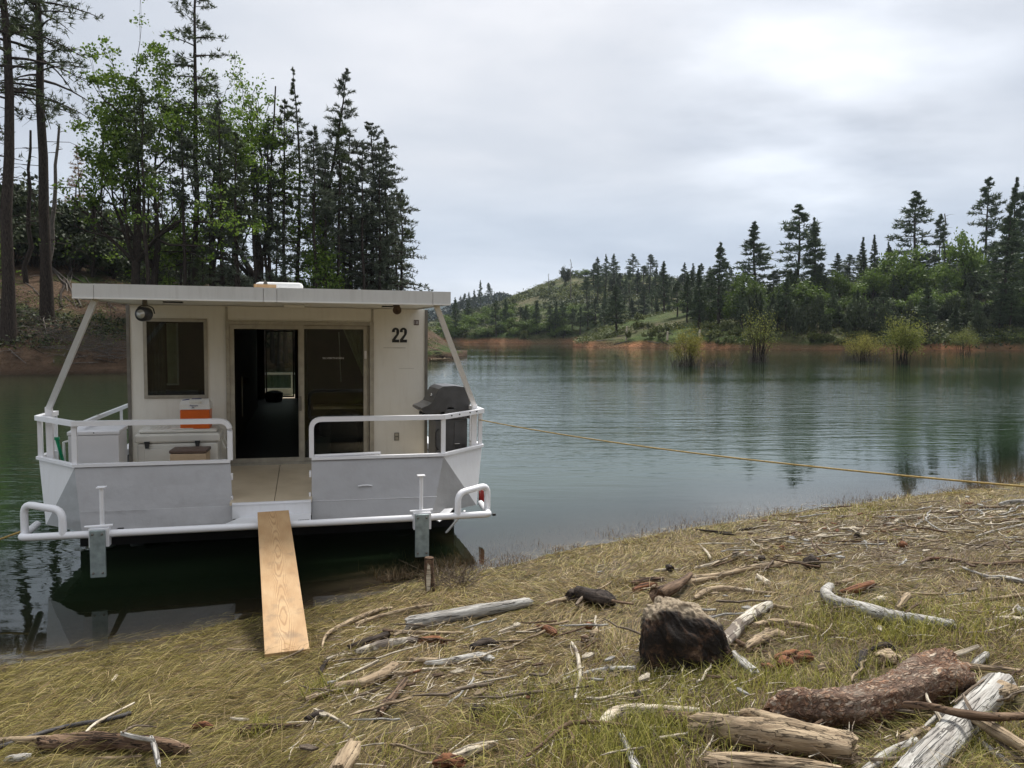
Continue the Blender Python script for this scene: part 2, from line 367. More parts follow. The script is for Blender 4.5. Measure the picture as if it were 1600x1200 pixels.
def scaly_mat():
    m, nt = new_mat('scaly_pine_bark'); v = coords(nt, 'Object', (1.0, 1.7, 1.7)); wn = nd(nt, 'ShaderNodeTexNoise', {'Vector': v, 'Scale': 9.0, 'Detail': 4.0}).outputs[1]; vd = mixc(nt, .16, v, wn)
    def vor(sc, feat): return nd(nt, 'ShaderNodeTexVoronoi', {'Vector': vd, 'Scale': sc}, feature=feat)
    v1 = vor(30.0, 'F1'); v2 = vor(62.0, 'F1'); sep = nd(nt, 'ShaderNodeSeparateColor', {0: v1.outputs['Color']}); sep2 = nd(nt, 'ShaderNodeSeparateColor', {0: v2.outputs['Color']})
    k = mth(nt, 'ADD', mth(nt, 'MULTIPLY', sep.outputs[0], .55), mth(nt, 'MULTIPLY', sep2.outputs[0], .45))
    c = ramp(nt, k, [(.12, (.08, .036, .019)), (.32, (.21, .085, .038)), (.48, (.37, .185, .09)), (.64, (.44, .28, .175)), (.82, (.62, .50, .38))])
    big = maprange(nt, noise(nt, coords(nt), 4.0, 5, .6), .42, .62); c = mixc(nt, mth(nt, 'MULTIPLY', big, .5), c, (.25, .20, .16))
    e = maprange(nt, v1.outputs['Distance'], .55, .25); c = mixc(nt, mth(nt, 'MULTIPLY', mth(nt, 'SUBTRACT', 1.0, e), .6), c, (.04, .022, .014))
    n = noise(nt, v, 70, 4, .65); c = mixc(nt, maprange(nt, n, .52, .68, 0, .6), c, (.05, .028, .018))
    h = mth(nt, 'ADD', mth(nt, 'ADD', mth(nt, 'MULTIPLY', e, .8), sep.outputs[1]), mth(nt, 'ADD', mth(nt, 'MULTIPLY', sep2.outputs[1], .5), mth(nt, 'MULTIPLY', n, .5)))
    bsdf(nt, c, .75, 0, bump(nt, h, 1.0, .012), .25); return m
MAT['scaly'] = scaly_mat()
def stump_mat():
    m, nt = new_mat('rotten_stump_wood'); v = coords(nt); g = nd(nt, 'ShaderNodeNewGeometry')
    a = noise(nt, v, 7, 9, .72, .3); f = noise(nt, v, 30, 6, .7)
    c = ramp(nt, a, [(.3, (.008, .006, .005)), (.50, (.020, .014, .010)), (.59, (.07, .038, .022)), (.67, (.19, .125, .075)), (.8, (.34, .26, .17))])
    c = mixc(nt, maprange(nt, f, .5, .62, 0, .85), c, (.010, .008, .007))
    at = nd(nt, 'ShaderNodeAttribute', attribute_name='pale_top'); 
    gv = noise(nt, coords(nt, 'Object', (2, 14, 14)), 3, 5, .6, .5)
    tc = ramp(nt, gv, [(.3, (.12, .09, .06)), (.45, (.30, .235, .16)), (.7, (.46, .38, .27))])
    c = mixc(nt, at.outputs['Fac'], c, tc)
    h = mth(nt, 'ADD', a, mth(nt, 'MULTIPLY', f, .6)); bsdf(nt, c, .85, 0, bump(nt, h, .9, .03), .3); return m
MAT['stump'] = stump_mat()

# ------------------------------------------------------------------ the lake shore: height of the near ground
def wav(x, y, f, seed, n=4):
    """cheap smooth pseudo noise in [-1,1], numpy friendly"""
    r = np.random.default_rng(seed); o = 0; A = 0
    for k in range(n):
        a = r.uniform(0, 2 * math.pi, 3); q = f * 1.9 ** k; w = .6 ** k; th = r.uniform(0, math.pi)
        u = x * math.cos(th) + y * math.sin(th); v = -x * math.sin(th) + y * math.cos(th)
        o = o + w * np.sin(q * u + a[0] + 1.3 * np.sin(q * .7 * v + a[1])) * np.cos(q * .8 * v + a[2]); A += w
    return o / A * 1.4
SN = (-0.479, 0.878); SP = (-0.35, 8.46)
def shore_s(x, y):
    """metres inland from the waterline (negative in the lake)"""
    x = np.asarray(x, float); y = np.asarray(y, float)
    s = SN[0] * (SP[0] - x) + SN[1] * (SP[1] - y)
    t = (x - SP[0]) * .878 + (y - SP[1]) * .479
    s = s + np.interp(t, [-8, -4.5, -3.5, -2, -1.5, -.8, 0, 1, 3, 6, 8.5, 10, 14, 30], [-.42, -.36, -.30, -.22, -.14, .10, .13, .3, .5, .5, .42, .2, .6, 0])
    return s + .06 * wav(x, y, 1.6, 3)
def ground_z(x, y, detail=True):
    s = shore_s(x, y)
    z = np.where(s > 0, .14 * s, np.maximum(.13 * s, -.6 + .04 * s))
    z = z + np.where(s > 9, .10 * (s - 9), 0)
    if detail: z = z + (.022 * wav(x, y, 2.2, 11) + .012 * wav(x, y, 7, 12)) * np.clip(s * 1.6, 0, 1)
    return z
def ray(u, v):
    b = -(v - 600) / FPX; y = math.cos(PITCH) + b * math.sin(PITCH); z = -math.sin(PITCH) + b * math.cos(PITCH)
    return Vector(((u - 800) / FPX, y, z))
def on_ground(u, v, lift=0.0):
    """the point of the near shore seen at photo pixel (u, v), lift metres above the soil"""
    d = ray(u, v); t = 6.0
    lo, hi = 1.5, 24.0
    for _ in range(20):
        t = (lo + hi) / 2; p = d * t
        if H + p.z > float(ground_z(p.x, p.y)) + lift: lo = t
        else: hi = t
    p = d * t; return Vector((p.x, p.y, H + p.z))
def at_depth(u, v, Y):
    d = ray(u, v); d = d * (Y / d.y); return Vector((d.x, d.y, H + d.z))

# ---- ground sheet (one sheet, fine where we stand, coarse far off)
def soil_mat():
    m, nt = new_mat('shore_soil_and_thatch'); v = coords(nt)
    a = noise(nt, v, .8, 5, .6); b = noise(nt, v, 9, 6, .65); f = noise(nt, coords(nt, 'Object', (30, 90, 30)), 2.0, 4, .6)
    c = ramp(nt, b, [(.3, (.030, .022, .014)), (.5, (.085, .062, .036)), (.7, (.17, .125, .07))])
    c = mixc(nt, maprange(nt, a, .45, .6, 0, .6), c, (.085, .078, .03)); c = mixc(nt, maprange(nt, f, .52, .66, 0, .6), c, (.23, .18, .105))
    g = nd(nt, 'ShaderNodeNewGeometry'); sp = nd(nt, 'ShaderNodeSeparateXYZ', {0: g.outputs['Position']})
    wet = maprange(nt, sp.outputs[2], .10, -.05); c = mixc(nt, mth(nt, 'MULTIPLY', wet, .75), c, (.030, .020, .012))
    bsdf(nt, c, .85, 0, bump(nt, mth(nt, 'ADD', b, mth(nt, 'MULTIPLY', f, .5)), .8, .03), .2); return m
def grid(xs, ys, fz):
    X, Y = np.meshgrid(xs, ys); Z = fz(X, Y); V = np.stack([X, Y, Z], -1).reshape(-1, 3)
    nx, ny = len(xs), len(ys); i = np.arange((nx - 1) * (ny - 1)); r = i // (nx - 1); c = i % (nx - 1); b = r * nx + c
    return V, np.stack([b, b + 1, b + nx + 1, b + nx], -1)
xs = np.concatenate([np.linspace(-60, -9, 30), np.arange(-8.9, 14, .1), np.linspace(14.2, 80, 50)])
ys = np.concatenate([np.linspace(-60, 1.5, 40), np.arange(1.6, 17, .1), np.linspace(17.3, 45, 30)])
V, F = grid(xs, ys, lambda x, y: ground_z(x, y))
o = link('ground', np_mesh('ground', V, F, True), soil_mat()); tag(o, kind='structure')

# ---- far land: sheets of real terrain, shore line and crest given along bearings
def px2t(px): return (np.asarray(px, float) - 800) / FPX
class Land:
    def __init__(s, px, shore, crest_y, crest_row, back, bank=1.5, rough=1.0, seed=1, power=.9, below=True):
        s.t = px2t(px); s.sh = np.array(shore, float); s.cy = np.array(crest_y, float)
        s.ch = H + (HOR - np.array(crest_row, float)) / FPX * s.cy; s.back = back; s.bank = bank; s.rough = rough; s.seed = seed; s.pw = power
    def z(s, x, y):
        x = np.asarray(x, float); y = np.asarray(y, float); t = x / np.maximum(y, 1)
        sh = np.interp(t, s.t, s.sh); cy = np.interp(t, s.t, s.cy); ch = np.interp(t, s.t, s.ch)
        sh = sh * (1 + .012 * wav(x, y, 6 / sh.mean() if hasattr(sh, 'mean') else .1, s.seed + 5))
        q = np.clip((y - sh) / (cy - sh), 0, None)
        up = s.bank * np.clip((y - sh) / (s.bank * 1.2), 0, 1) + np.maximum(ch - s.bank, 0) * np.clip(q, 0, 1) ** s.pw
        over = np.clip(q - 1, 0, None); up = up - np.maximum(ch, 2) * .9 * over
        n = s.rough * (wav(x, y, .045, s.seed) * 1.0 + wav(x, y, .16, s.seed + 1) * .35 + wav(x, y, .6, s.seed + 2) * .10)
        n = n * np.clip((y - sh) / 12, 0, 1) * np.clip(1.2 - over * 2, .2, 1)
        zz = np.where(y < sh, np.maximum((y - sh) * .25, -2.5), up + n)
        return zz
    def build(s, name, mat, nt_=260, ny=120):
        ts = np.linspace(s.t[0], s.t[-1], nt_); q = np.linspace(0, 1, ny)
        T, Q = np.meshgrid(ts, q); sh = np.interp(T, s.t, s.sh); cy = np.interp(T, s.t, s.cy); end = cy + s.back
        Y = (sh - 8) + (end - sh + 8) * Q ** 1.25; X = T * Y; Z = s.z(X, Y)
        V = np.stack([X, Y, Z], -1).reshape(-1, 3)
        i = np.arange((nt_ - 1) * (ny - 1)); r = i // (nt_ - 1); c = i % (nt_ - 1); b = r * nt_ + c
        F = np.stack([b, b + 1, b + nt_ + 1, b + nt_], -1)
        o = link(name, np_mesh(name, V, F, True), mat); tag(o, kind='structure'); return o
    def at(s, px, Y):
        x = float(px2t(px)) * Y; return Vector((x, Y, float(s.z(x, Y))))
    def hit(s, px, row, far=600):
        """first point of this land seen at photo pixel (px,row)"""
        y0 = float(np.interp(px2t(px), s.t, s.sh)); ys = np.linspace(y0, y0 + far, 1500); x = px2t(px) * ys
        zr = H + (HOR - row) / FPX * ys; k = np.argmax(s.z(x, ys) >= zr)
        if k == 0: k = int(np.argmax((s.z(x, ys) - H) / ys))      # above the crest: stand on the crest
        return Vector((float(x[k]), float(ys[k]), float(s.z(x[k], ys[k]))))
def land_mat(name, green, soil, bank, scale=.12, thr=(.45, .58), bank_h=1.6):
    m, nt = new_mat(name); v = coords(nt); a = noise(nt, v, scale, 6, .62); b = noise(nt, v, scale * 9, 5, .65); f = noise(nt, v, scale * 40, 4, .6)
    gr = ramp(nt, b, [(.3, [q * .45 for q in green]), (.55, green), (.75, [min(1, q * 1.7) for q in green])])
    so = ramp(nt, b, [(.3, [q * .5 for q in soil]), (.55, soil), (.78, [min(1, q * 1.6) for q in soil])])
    c = mixc(nt, maprange(nt, mth(nt, 'ADD', a, mth(nt, 'MULTIPLY', b, .25)), thr[0] + .12, thr[1] + .12), gr, so)
    c = mixc(nt, maprange(nt, f, .58, .68, 0, .6), c, [q * .3 for q in soil])
    g = nd(nt, 'ShaderNodeNewGeometry'); z = nd(nt, 'ShaderNodeSeparateXYZ', {0: g.outputs['Position']}).outputs[2]
    zz = mth(nt, 'ADD', z, mth(nt, 'MULTIPLY', mth(nt, 'SUBTRACT', noise(nt, v, scale * 3, 4), .5), bank_h * 1.6))
    bk = ramp(nt, noise(nt, coords(nt, 'Object', (1, 1, 6)), .8, 6, .65), [(.3, [q * .45 for q in bank]), (.5, bank), (.72, [min(1, q * 1.5) for q in bank])])
    br_ = maprange(nt, noise(nt, v, scale * 1.1 + .02, 3, .5), .42, .56); bk = mixc(nt, mth(nt, 'MULTIPLY', br_, .8), bk, [q * .75 for q in soil])
    c = mixc(nt, maprange(nt, zz, bank_h * .6, bank_h * 1.25), bk, c)
    wet = maprange(nt, z, .35, .05); c = mixc(nt, mth(nt, 'MULTIPLY', wet, .6), c, [q * .3 for q in bank])
    bsdf(nt, c, .9, 0, bump(nt, mth(nt, 'ADD', b, f), 1.0, .5), .1); return m

LEFT = Land([-1500, -700, -300, 0, 100, 200, 300, 400, 500, 560, 620, 660, 690, 712, 730],
            [34, 40, 50, 54, 55, 57, 60, 64, 69, 73, 78, 82, 85, 88, 104],
            [90, 92, 94, 92, 92, 92, 93, 94, 96, 98, 100, 101, 102, 103, 106],
            [150, 190, 260, 330, 350, 385, 415, 438, 452, 465, 490, 510, 528, 548, 600], 60, .8, .55, 21, .95)
PROM = Land([895, 912, 950, 1000, 1050, 1100, 1150, 1200, 1300, 1400, 1500, 1600, 1900, 2600],
            [203, 192, 186, 180, 172, 165, 158, 152, 148, 146, 145, 142, 120, 90],
            [215, 225, 232, 238, 240, 240, 240, 240, 240, 240, 240, 240, 220, 180],
            [560, 540, 515, 498, 486, 470, 460, 452, 440, 428, 415, 405, 380, 350], 160, 1.6, 1.2, 41, .85)
FARH = Land([560, 640, 680, 700, 720, 750, 800, 840, 870, 890, 930, 1000, 1080, 1180, 1400],
            [330, 300, 292, 290, 288, 286, 284, 284, 284, 284, 284, 284, 284, 284, 284],
            [420, 420, 420, 425, 430, 440, 450, 455, 460, 460, 460, 460, 460, 460, 460],
            [524, 516, 506, 500, 493, 485, 467, 451, 440, 433, 430, 434, 440, 452, 470], 260, 2.6, 2.2, 61, .8)
RIDGE = Land([540, 640, 690, 710, 740, 790, 830, 880, 1000, 1300], [560] * 10, [800] * 10,
             [516, 500, 486, 479, 472, 466, 470, 470, 480, 490], 400, 3, 4, 81, .9)
BLUE = Land([100, 250, 330, 380, 410, 440, 480, 560, 700, 900, 1500], [1500] * 11, [2300] * 11,
            [470, 450, 440, 429, 424, 431, 442, 458, 474, 480, 490], 900, 5, 12, 91, 1)
LEFT.build('left_bank', land_mat('left_bank_ground', (.055, .085, .022), (.115, .075, .048), (.12, .078, .050), .09, (.40, .50), .7), 420, 150)
PROM.build('right_hill', land_mat('right_hill_ground', (.062, .088, .022), (.10, .085, .045), (.33, .155, .075), .045, (.46, .60), 1.5), 420, 130)
FARH.build('far_hill', land_mat('far_hill_ground', (.050, .072, .022), (.125, .115, .062), (.30, .14, .07), .03, (.44, .60), 1.9), 360, 130)
RIDGE.build('distant_ridge', land_mat('hazed_ridge_ground', (.028, .045, .038), (.04, .055, .045), (.3, .17, .1), .02, (.5, .7), 2.0), 160, 50)  # distance haze tinted into the ridge colours
BLUE.build('blue_mountain', land_mat('hazed_mountain_ground', (.030, .050, .050), (.035, .055, .055), (.05, .06, .06), .008, (.5, .7), 2.0), 120, 40)  # blue of the far air mixed into the ground colours

# ---- the lake
def water_mat():
    m, nt = new_mat('lake_water'); g = nd(nt, 'ShaderNodeNewGeometry'); P = g.outputs['Position']
    def mp(sc, rot=0.0): return nd(nt, 'ShaderNodeMapping', {0: P, 'Scale': sc, 'Rotation': (0, 0, rot)}).outputs[0]
    at = nd(nt, 'ShaderNodeAttribute', attribute_name='depth').outputs['Fac']
    ch = nd(nt, 'ShaderNodeAttribute', attribute_name='chop').outputs['Fac']
    n1 = noise(nt, mp((.55, 2.1, 1), .12), 1.0, 3, .5, .3)       # long low ripples lying across the view
    n2 = noise(nt, mp((2.2, 5.5, 1), -.1), 1.0, 3, .55, .4)
    n3 = noise(nt, mp((.10, .22, 1), .2), 1.0, 2, .5)
    n4 = noise(nt, mp((9, 14, 1)), 1.0, 2, .5)
    wind = maprange(nt, noise(nt, mp((.012, .045, 1), .05), 1.0, 4, .55), .42, .6, .40, 1.0)
    h = mth(nt, 'ADD', mth(nt, 'ADD', mth(nt, 'MULTIPLY', n1, .052), mth(nt, 'MULTIPLY', n2, .021)), mth(nt, 'ADD', mth(nt, 'MULTIPLY', n3, .020), mth(nt, 'MULTIPLY', n4, .0022)))
    h = mth(nt, 'MULTIPLY', mth(nt, 'MULTIPLY', h, wind), ch)
    b = nd(nt, 'ShaderNodeBump', {'Height': h, 'Strength': 1.0, 'Distance': 1.0}).outputs[0]
    fr = nd(nt, 'ShaderNodeFresnel', {'IOR': 1.333, 'Normal': b}).outputs[0]
    gl = nd(nt, 'ShaderNodeBsdfGlossy', {'Roughness': .02, 'Normal': b, 'Color': (.93, .965, .968, 1)})
    tr = nd(nt, 'ShaderNodeBsdfTransparent', {'Color': ramp(nt, at, [(0, (1, 1, 1)), (.5, (.62, .58, .42)), (1, (.4, .42, .3))])})
    mu = nd(nt, 'ShaderNodeBsdfDiffuse', {'Color': (.018, .033, .015, 1)})
    d = nd(nt, 'ShaderNodeMixShader', {0: maprange(nt, at, .05, .9, 0, 1), 1: tr.outputs[0], 2: mu.outputs[0]})
    x = nd(nt, 'ShaderNodeMixShader', {0: fr, 1: d.outputs[0], 2: gl.outputs[0]}); nd(nt, 'ShaderNodeOutputMaterial', {0: x.outputs[0]}); return m
wx = np.concatenate([[-3000, -1200, -400, -150, -60], np.arange(-30, 30.1, .3), [60, 150, 400, 1200, 3000]])
wy = np.concatenate([[-60, -20, 0], np.arange(3, 30, .3), [36, 45, 55, 70, 90, 120, 150, 200, 300, 800, 2000, 3300]])
V, F = grid(wx, wy, lambda x, y: x * 0)
me = np_mesh('lake', V, F)
dep = np.clip(-ground_z(V[:, 0], V[:, 1], False), 0, 2) / .55
dep[(np.abs(V[:, 0]) > 29)] = 2; dep[V[:, 1] > 29] = 2
a = me.attributes.new('depth', 'FLOAT', 'POINT'); a.data.foreach_set('value', np.clip(dep, 0, 1).astype(np.float32))
chop = np.interp(-shore_s(V[:, 0], V[:, 1]), [0, .6, 2, 4, 8, 18, 32, 60, 120], [.02, .04, .12, .40, .95, 1.0, .75, .42, .28])
# the water stirred up beside the boat's left bow
chop = np.maximum(chop, .75 * np.exp(-((V[:, 0] + 6.3) ** 2 / 2.0 + (V[:, 1] - 8.8) ** 2 / 3.0)))
a = me.attributes.new('chop', 'FLOAT', 'POINT'); a.data.foreach_set('value', chop.astype(np.float32))
o = link('lake', me, water_mat()); tag(o, kind='structure')

def haze():
    m, nt = new_mat('thin_air_haze'); v = nd(nt, 'ShaderNodeVolumePrincipled', {'Color': (.80, .90, 1.0, 1), 'Density': .00010, 'Anisotropy': .0}); o_ = nd(nt, 'ShaderNodeOutputMaterial'); nt.links.new(v.outputs[0], o_.inputs['Volume'])
    mb = MB(); mb.box((-3400, -300, -40), (3400, 3700, 320)); o = mb.build('haze', m); tag(o, 'thin even haze over the lake', 'haze', kind='stuff')
haze()

# ------------------------------------------------------------------ the houseboat
BM = Matrix.Translation((-3.255, 11.226, 0.775)) @ Euler((0.0146, 0.0081, 0.2573), 'XYZ').to_matrix().to_4x4() @ Matrix.Scale(.957, 4)
boat = empty('houseboat', BM, 'white pontoon houseboat number 22 with flat roof, nosed onto the grassy shore', 'houseboat')
def bp(name, mb, mat, parent=None, label=None):
    o = mb.build(name, MAT[mat], parent or boat)
    if label: o['label'] = label
    return o
def text_mesh(s, size, ext=.004, off=0.0, sx=1.0):
    cu = bpy.data.curves.new('lettering', 'FONT'); cu.body = s; cu.size = size; cu.extrude = ext; cu.offset = off; cu.align_x = 'LEFT'
    to = bpy.data.objects.new('lettering', cu); COL.objects.link(to); bpy.context.view_layer.update()
    me = bpy.data.meshes.new_from_object(to.evaluated_get(bpy.context.evaluated_depsgraph_get()))
    bpy.data.objects.remove(to); bpy.data.curves.remove(cu)
    me.transform(Matrix.Diagonal((sx, 1, 1, 1))); return me
FACE = Matrix.Rotation(math.pi / 2, 4, 'X')          # flat lettering stood up to face -Y
def glyphs(name, s, h, w, x, y, z, mat, parent, ext=.003, off=0.0):
    me = text_mesh(s, 1, ext, off); co = np.empty(len(me.vertices) * 3, np.float32); me.vertices.foreach_get('co', co); co = co.reshape(-1, 3)
    a, b = co.min(0), co.max(0); co[:, 0] = (co[:, 0] - a[0]) / (b[0] - a[0]) * w; co[:, 1] = (co[:, 1] - a[1]) / (b[1] - a[1]) * h
    co[:, 2] = (co[:, 2] - a[2]) / max(b[2] - a[2], 1e-6) * .003
    me.vertices.foreach_set('co', co.ravel()); me.update(); me.materials.append(MAT[mat])
    return link(name, me, None, parent, Matrix.Translation((x, y, z)) @ FACE)

def dz(y): return -.022 * min(1, max(0, (-y - .35) / 1.85))     # the fore deck falls slightly towards the bow
# deck: two sheets with a seam
for xa, xb, xc in ((-2.72, -2.2, -.075), (2.58, 1.95, -.067)):
    xs_ = [xa, xa, xb, xc, xc, xc]; ys_ = [0, -1.42, -2.06, -2.06, -.35, 0]
    m = MB(); 
    y_out = -2.47
    inner = [(xa, -.001), (xa, -1.42), (xb, -2.09), (-.575 if xa < 0 else .38, -2.12), (-.575 if xa < 0 else .365, y_out), (xc, y_out), (xc, -.35), (xc, -.001)]
    pts = [(x, y, dz(y)) for x, y in inner]
    mid = (xc, -.35); V = [Vector(p) for p in pts]; n = len(V)
    fl = (xa, -.35, 0)
    top = [V[0], Vector(fl)] + V[1:]; k = len(top)
    m.add(top + [p - Vector((0, 0, .03)) for p in top], [(0, 1, 7, 8)] + [(1, 2, 3, 4, 5, 6, 7)] + [(i + k, (i + 1) % k + k, (i + 1) % k, i) for i in range(k)])
    bp('deck_panel', m, 'deck')
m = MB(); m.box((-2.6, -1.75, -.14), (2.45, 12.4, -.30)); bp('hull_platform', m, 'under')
m = MB(); m.box((-2.74, -1.4, -.05), (-2.61, 12.5, -.34)); m.box((2.46, -1.4, -.05), (2.6, 12.5, -.34)); bp('side_skirt', m, 'white')
for sx in (-1, 1):
    m = MB(); x = 1.72 * sx - .05
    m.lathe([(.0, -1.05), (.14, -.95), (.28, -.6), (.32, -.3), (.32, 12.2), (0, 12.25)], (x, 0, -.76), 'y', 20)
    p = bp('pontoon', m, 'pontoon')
    m = MB(); m.slab([(x - .03, -2.0, -.40), (x - .03, -1.72, -.31), (x - .03, -2.95, -.24)], (.06, 0, 0)); m.build('bow_bracket', MAT['under'], p)
m = MB(); m.box((-2.5, -1.2, -.30), (2.35, -1.1, -.78)); bp('shade_bulkhead', m, 'under')  # added bulkhead, closes the gap below the deck so it stays black
m = MB(); m.slab([(1.72, -2.2, -.29), (2.15, -2.2, -.27), (2.05, -2.35, -.33), (1.85, -2.9, -.26)], (0, 0, -.01)); m.bar((2.22, -2.6, -.22), (2.02, -2.45, -.52), .05, .02); bp('bow_gusset', m, 'white')

# bow plating: leaning sheets
A_ = (-2.30, -2.13, .40); B_ = (-.59, -2.13, .41); C_ = (-.54, -2.38, -.305); D_ = (-2.18, -2.38, -.295); E_ = (-2.737, -1.70, -.354); F_ = (-2.862, -1.453, .40)
A2 = (2.03, -2.13, .40); B2 = (.367, -2.13, .415); C2 = (.363, -2.38, -.288); D2 = (1.853, -2.38, -.293); E2 = (2.565, -1.70, -.363); F2 = (2.685, -1.453, .40)
def lerp(a, b, t): return tuple(a[i] + (b[i] - a[i]) * t for i in range(3))
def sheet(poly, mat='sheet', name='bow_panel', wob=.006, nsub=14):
    """a thin, slightly dented sheet from a quad (a,b,c,d)"""
    a, b, c, d = [Vector(p) for p in poly]; m = MB(); n = ((b - a).cross(d - a)).normalized(); V = []; k = nsub + 1
    for s_ in (0, 1):
        for i in range(k):
            for j in range(k):
                u, v = i / nsub, j / nsub; p = (a * (1 - u) + b * u) * (1 - v) + (d * (1 - u) + c * u) * v
                e = min(u, 1 - u, v, 1 - v); w = wob * float(wav(p.x * 1.0, p.z * 1.3, 4.0, 77)) * min(1, e * 6)
                V.append(p + n * (w - s_ * .008))
    F = []
    for s_ in (0, 1):
        o0 = s_ * k * k
        for i in range(nsub):
            for j in range(nsub):
                q = (o0 + i * k + j, o0 + (i + 1) * k + j, o0 + (i + 1) * k + j + 1, o0 + i * k + j + 1)
                F.append(q if s_ == 0 else tuple(reversed(q)))
    m.add(V, F, True); ed = [i * k for i in range(k)] + [(k - 1) * k + j for j in range(1, k)] + [i * k + k - 1 for i in range(k - 2, -1, -1)] + [j for j in range(k - 2, 0, -1)]
    kk = k * k; m.add([V[i] for i in ed] + [V[i + kk] for i in ed], [(i, (i + 1) % len(ed), (i + 1) % len(ed) + len(ed), i + len(ed)) for i in range(len(ed))])
    return bp(name, m, mat)
for (a, b, c, d, e, f, sg) in ((A_, B_, C_, D_, E_, F_, -1), (A2, B2, C2, D2, E2, F2, 1)):
    t = .70
    u1, u2 = lerp(a, d, t), lerp(b, c, t)
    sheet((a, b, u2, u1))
    m = MB(); m.bar(Vector(u1) + Vector((.01, -.006, 0)), Vector(u2) + Vector((-.01, -.006, 0)), .006, .008, (0, 1, 0)); bp('panel_seam', m, 'rail')
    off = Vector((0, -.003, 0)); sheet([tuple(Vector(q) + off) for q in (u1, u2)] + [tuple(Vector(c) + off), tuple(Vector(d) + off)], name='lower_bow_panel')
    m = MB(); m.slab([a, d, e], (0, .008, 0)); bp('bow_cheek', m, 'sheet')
    m = MB(); m.slab([f, a, e], (-.006 * sg * -1, .008, 0)); bp('chamfer_panel', m, 'white')
    g = (f[0] * .985, -1.0, f[2]); h_ = (e[0], -1.0, e[2])
    m = MB(); m.slab([f, e, h_, g], (-.01 * sg, 0, 0)); bp('side_return', m, 'white')
    # caps and rails
    m = MB(); z = .425
    m.flatbar([(b[0], b[1] - .005, z), (a[0], a[1] - .005, z), (f[0], f[1] - .003, z), (g[0], g[1], z)], .07, .035); bp('sill_rail', m, 'rail')
    m = MB(); zt = .915
    m.flatbar([(b[0], b[1], .44), (b[0], b[1], zt), (a[0], a[1], zt), (f[0], f[1], zt), (g[0], g[1] + .1, zt)], .075, .058, bend=.13); bp('top_rail', m, 'rail')
    m = MB(); m.bar((a[0], a[1] + .02, .44), (a[0], a[1] + .02, .89), .055, .04, (0, 1, 0)); bp('rail_post', m, 'rail')
    m = MB(); m.bar((f[0] - .02 * sg, f[1], .44), (f[0] - .02 * sg, f[1], .89), .05, .05, (0, 1, 0)); bp('rail_post', m, 'rail')
    m = MB(); m.bar((g[0], g[1] + .08, .0), (g[0], g[1] + .08, .89), .04, .04, (0, 1, 0)); bp('rail_post', m, 'rail')
    # weld beads and gate catch by the opening
    m = MB(); m.box((b[0] + (.006 if sg < 0 else -.03), -2.19, .20), (b[0] + (.03 if sg < 0 else -.006), -2.15, .28)); bp('gate_catch', m, 'rail')
    m = MB(); m.box((b[0] + (.012 if sg < 0 else -.036), -2.28, -.06), (b[0] + (.036 if sg < 0 else -.012), -2.23, .02)); bp('gate_catch', m, 'rail')
for x0 in (2.12, 2.25, 2.43, 2.55):
    q = (x0 - 2.03) / (2.685 - 2.03); y = -2.13 + q * .677 - .040
    m = MB(); m.lathe([(0, -.004), (.010, -.002), (.010, .004)], (x0 + .028, y, .925), 'y', 8); bp('rail_hole', m, 'ink')
m = MB(); m.tube([(.40, -2.12, .455), (1.22, -2.12, .468)], .017); bp('loose_pipe', m, 'rail', label='short white pipe laid along the right bow sill')
m = MB(); m.tube([(.93, -2.275, .08), (.98, -2.29, .092), (1.05, -2.29, .092), (1.10, -2.275, .08)], .010); bp('step_weld', m, 'rail')
# kick board and apron in the gateway
m = MB(); m.box((-.545, -2.50, -.046), (.358, -2.475, -.205)); bp('kick_board', m, 'white')
m = MB(); m.slab([(-.545, -2.51, -.021), (.358, -2.51, -.021), (.358, -2.472, -.019), (-.545, -2.472, -.019)], (0, 0, -.022)); bp('deck_nosing', m, 'rail')
m = MB(); m.slab([(-.46, -2.502, -.19), (.35, -2.502, -.17), (.35, -3.06, -.135), (-.60, -3.06, -.135)], (0, 0, -.012)); bp('bow_apron', m, 'white')
m = MB()
for i in range(9): m.box((.21 + i * .014, -3.02 - .002 * (i % 3), -.134), (.218 + i * .014 + .004 * (i % 2), -3.0, -.1325))
bp('scuffed_marking', m, 'ink')
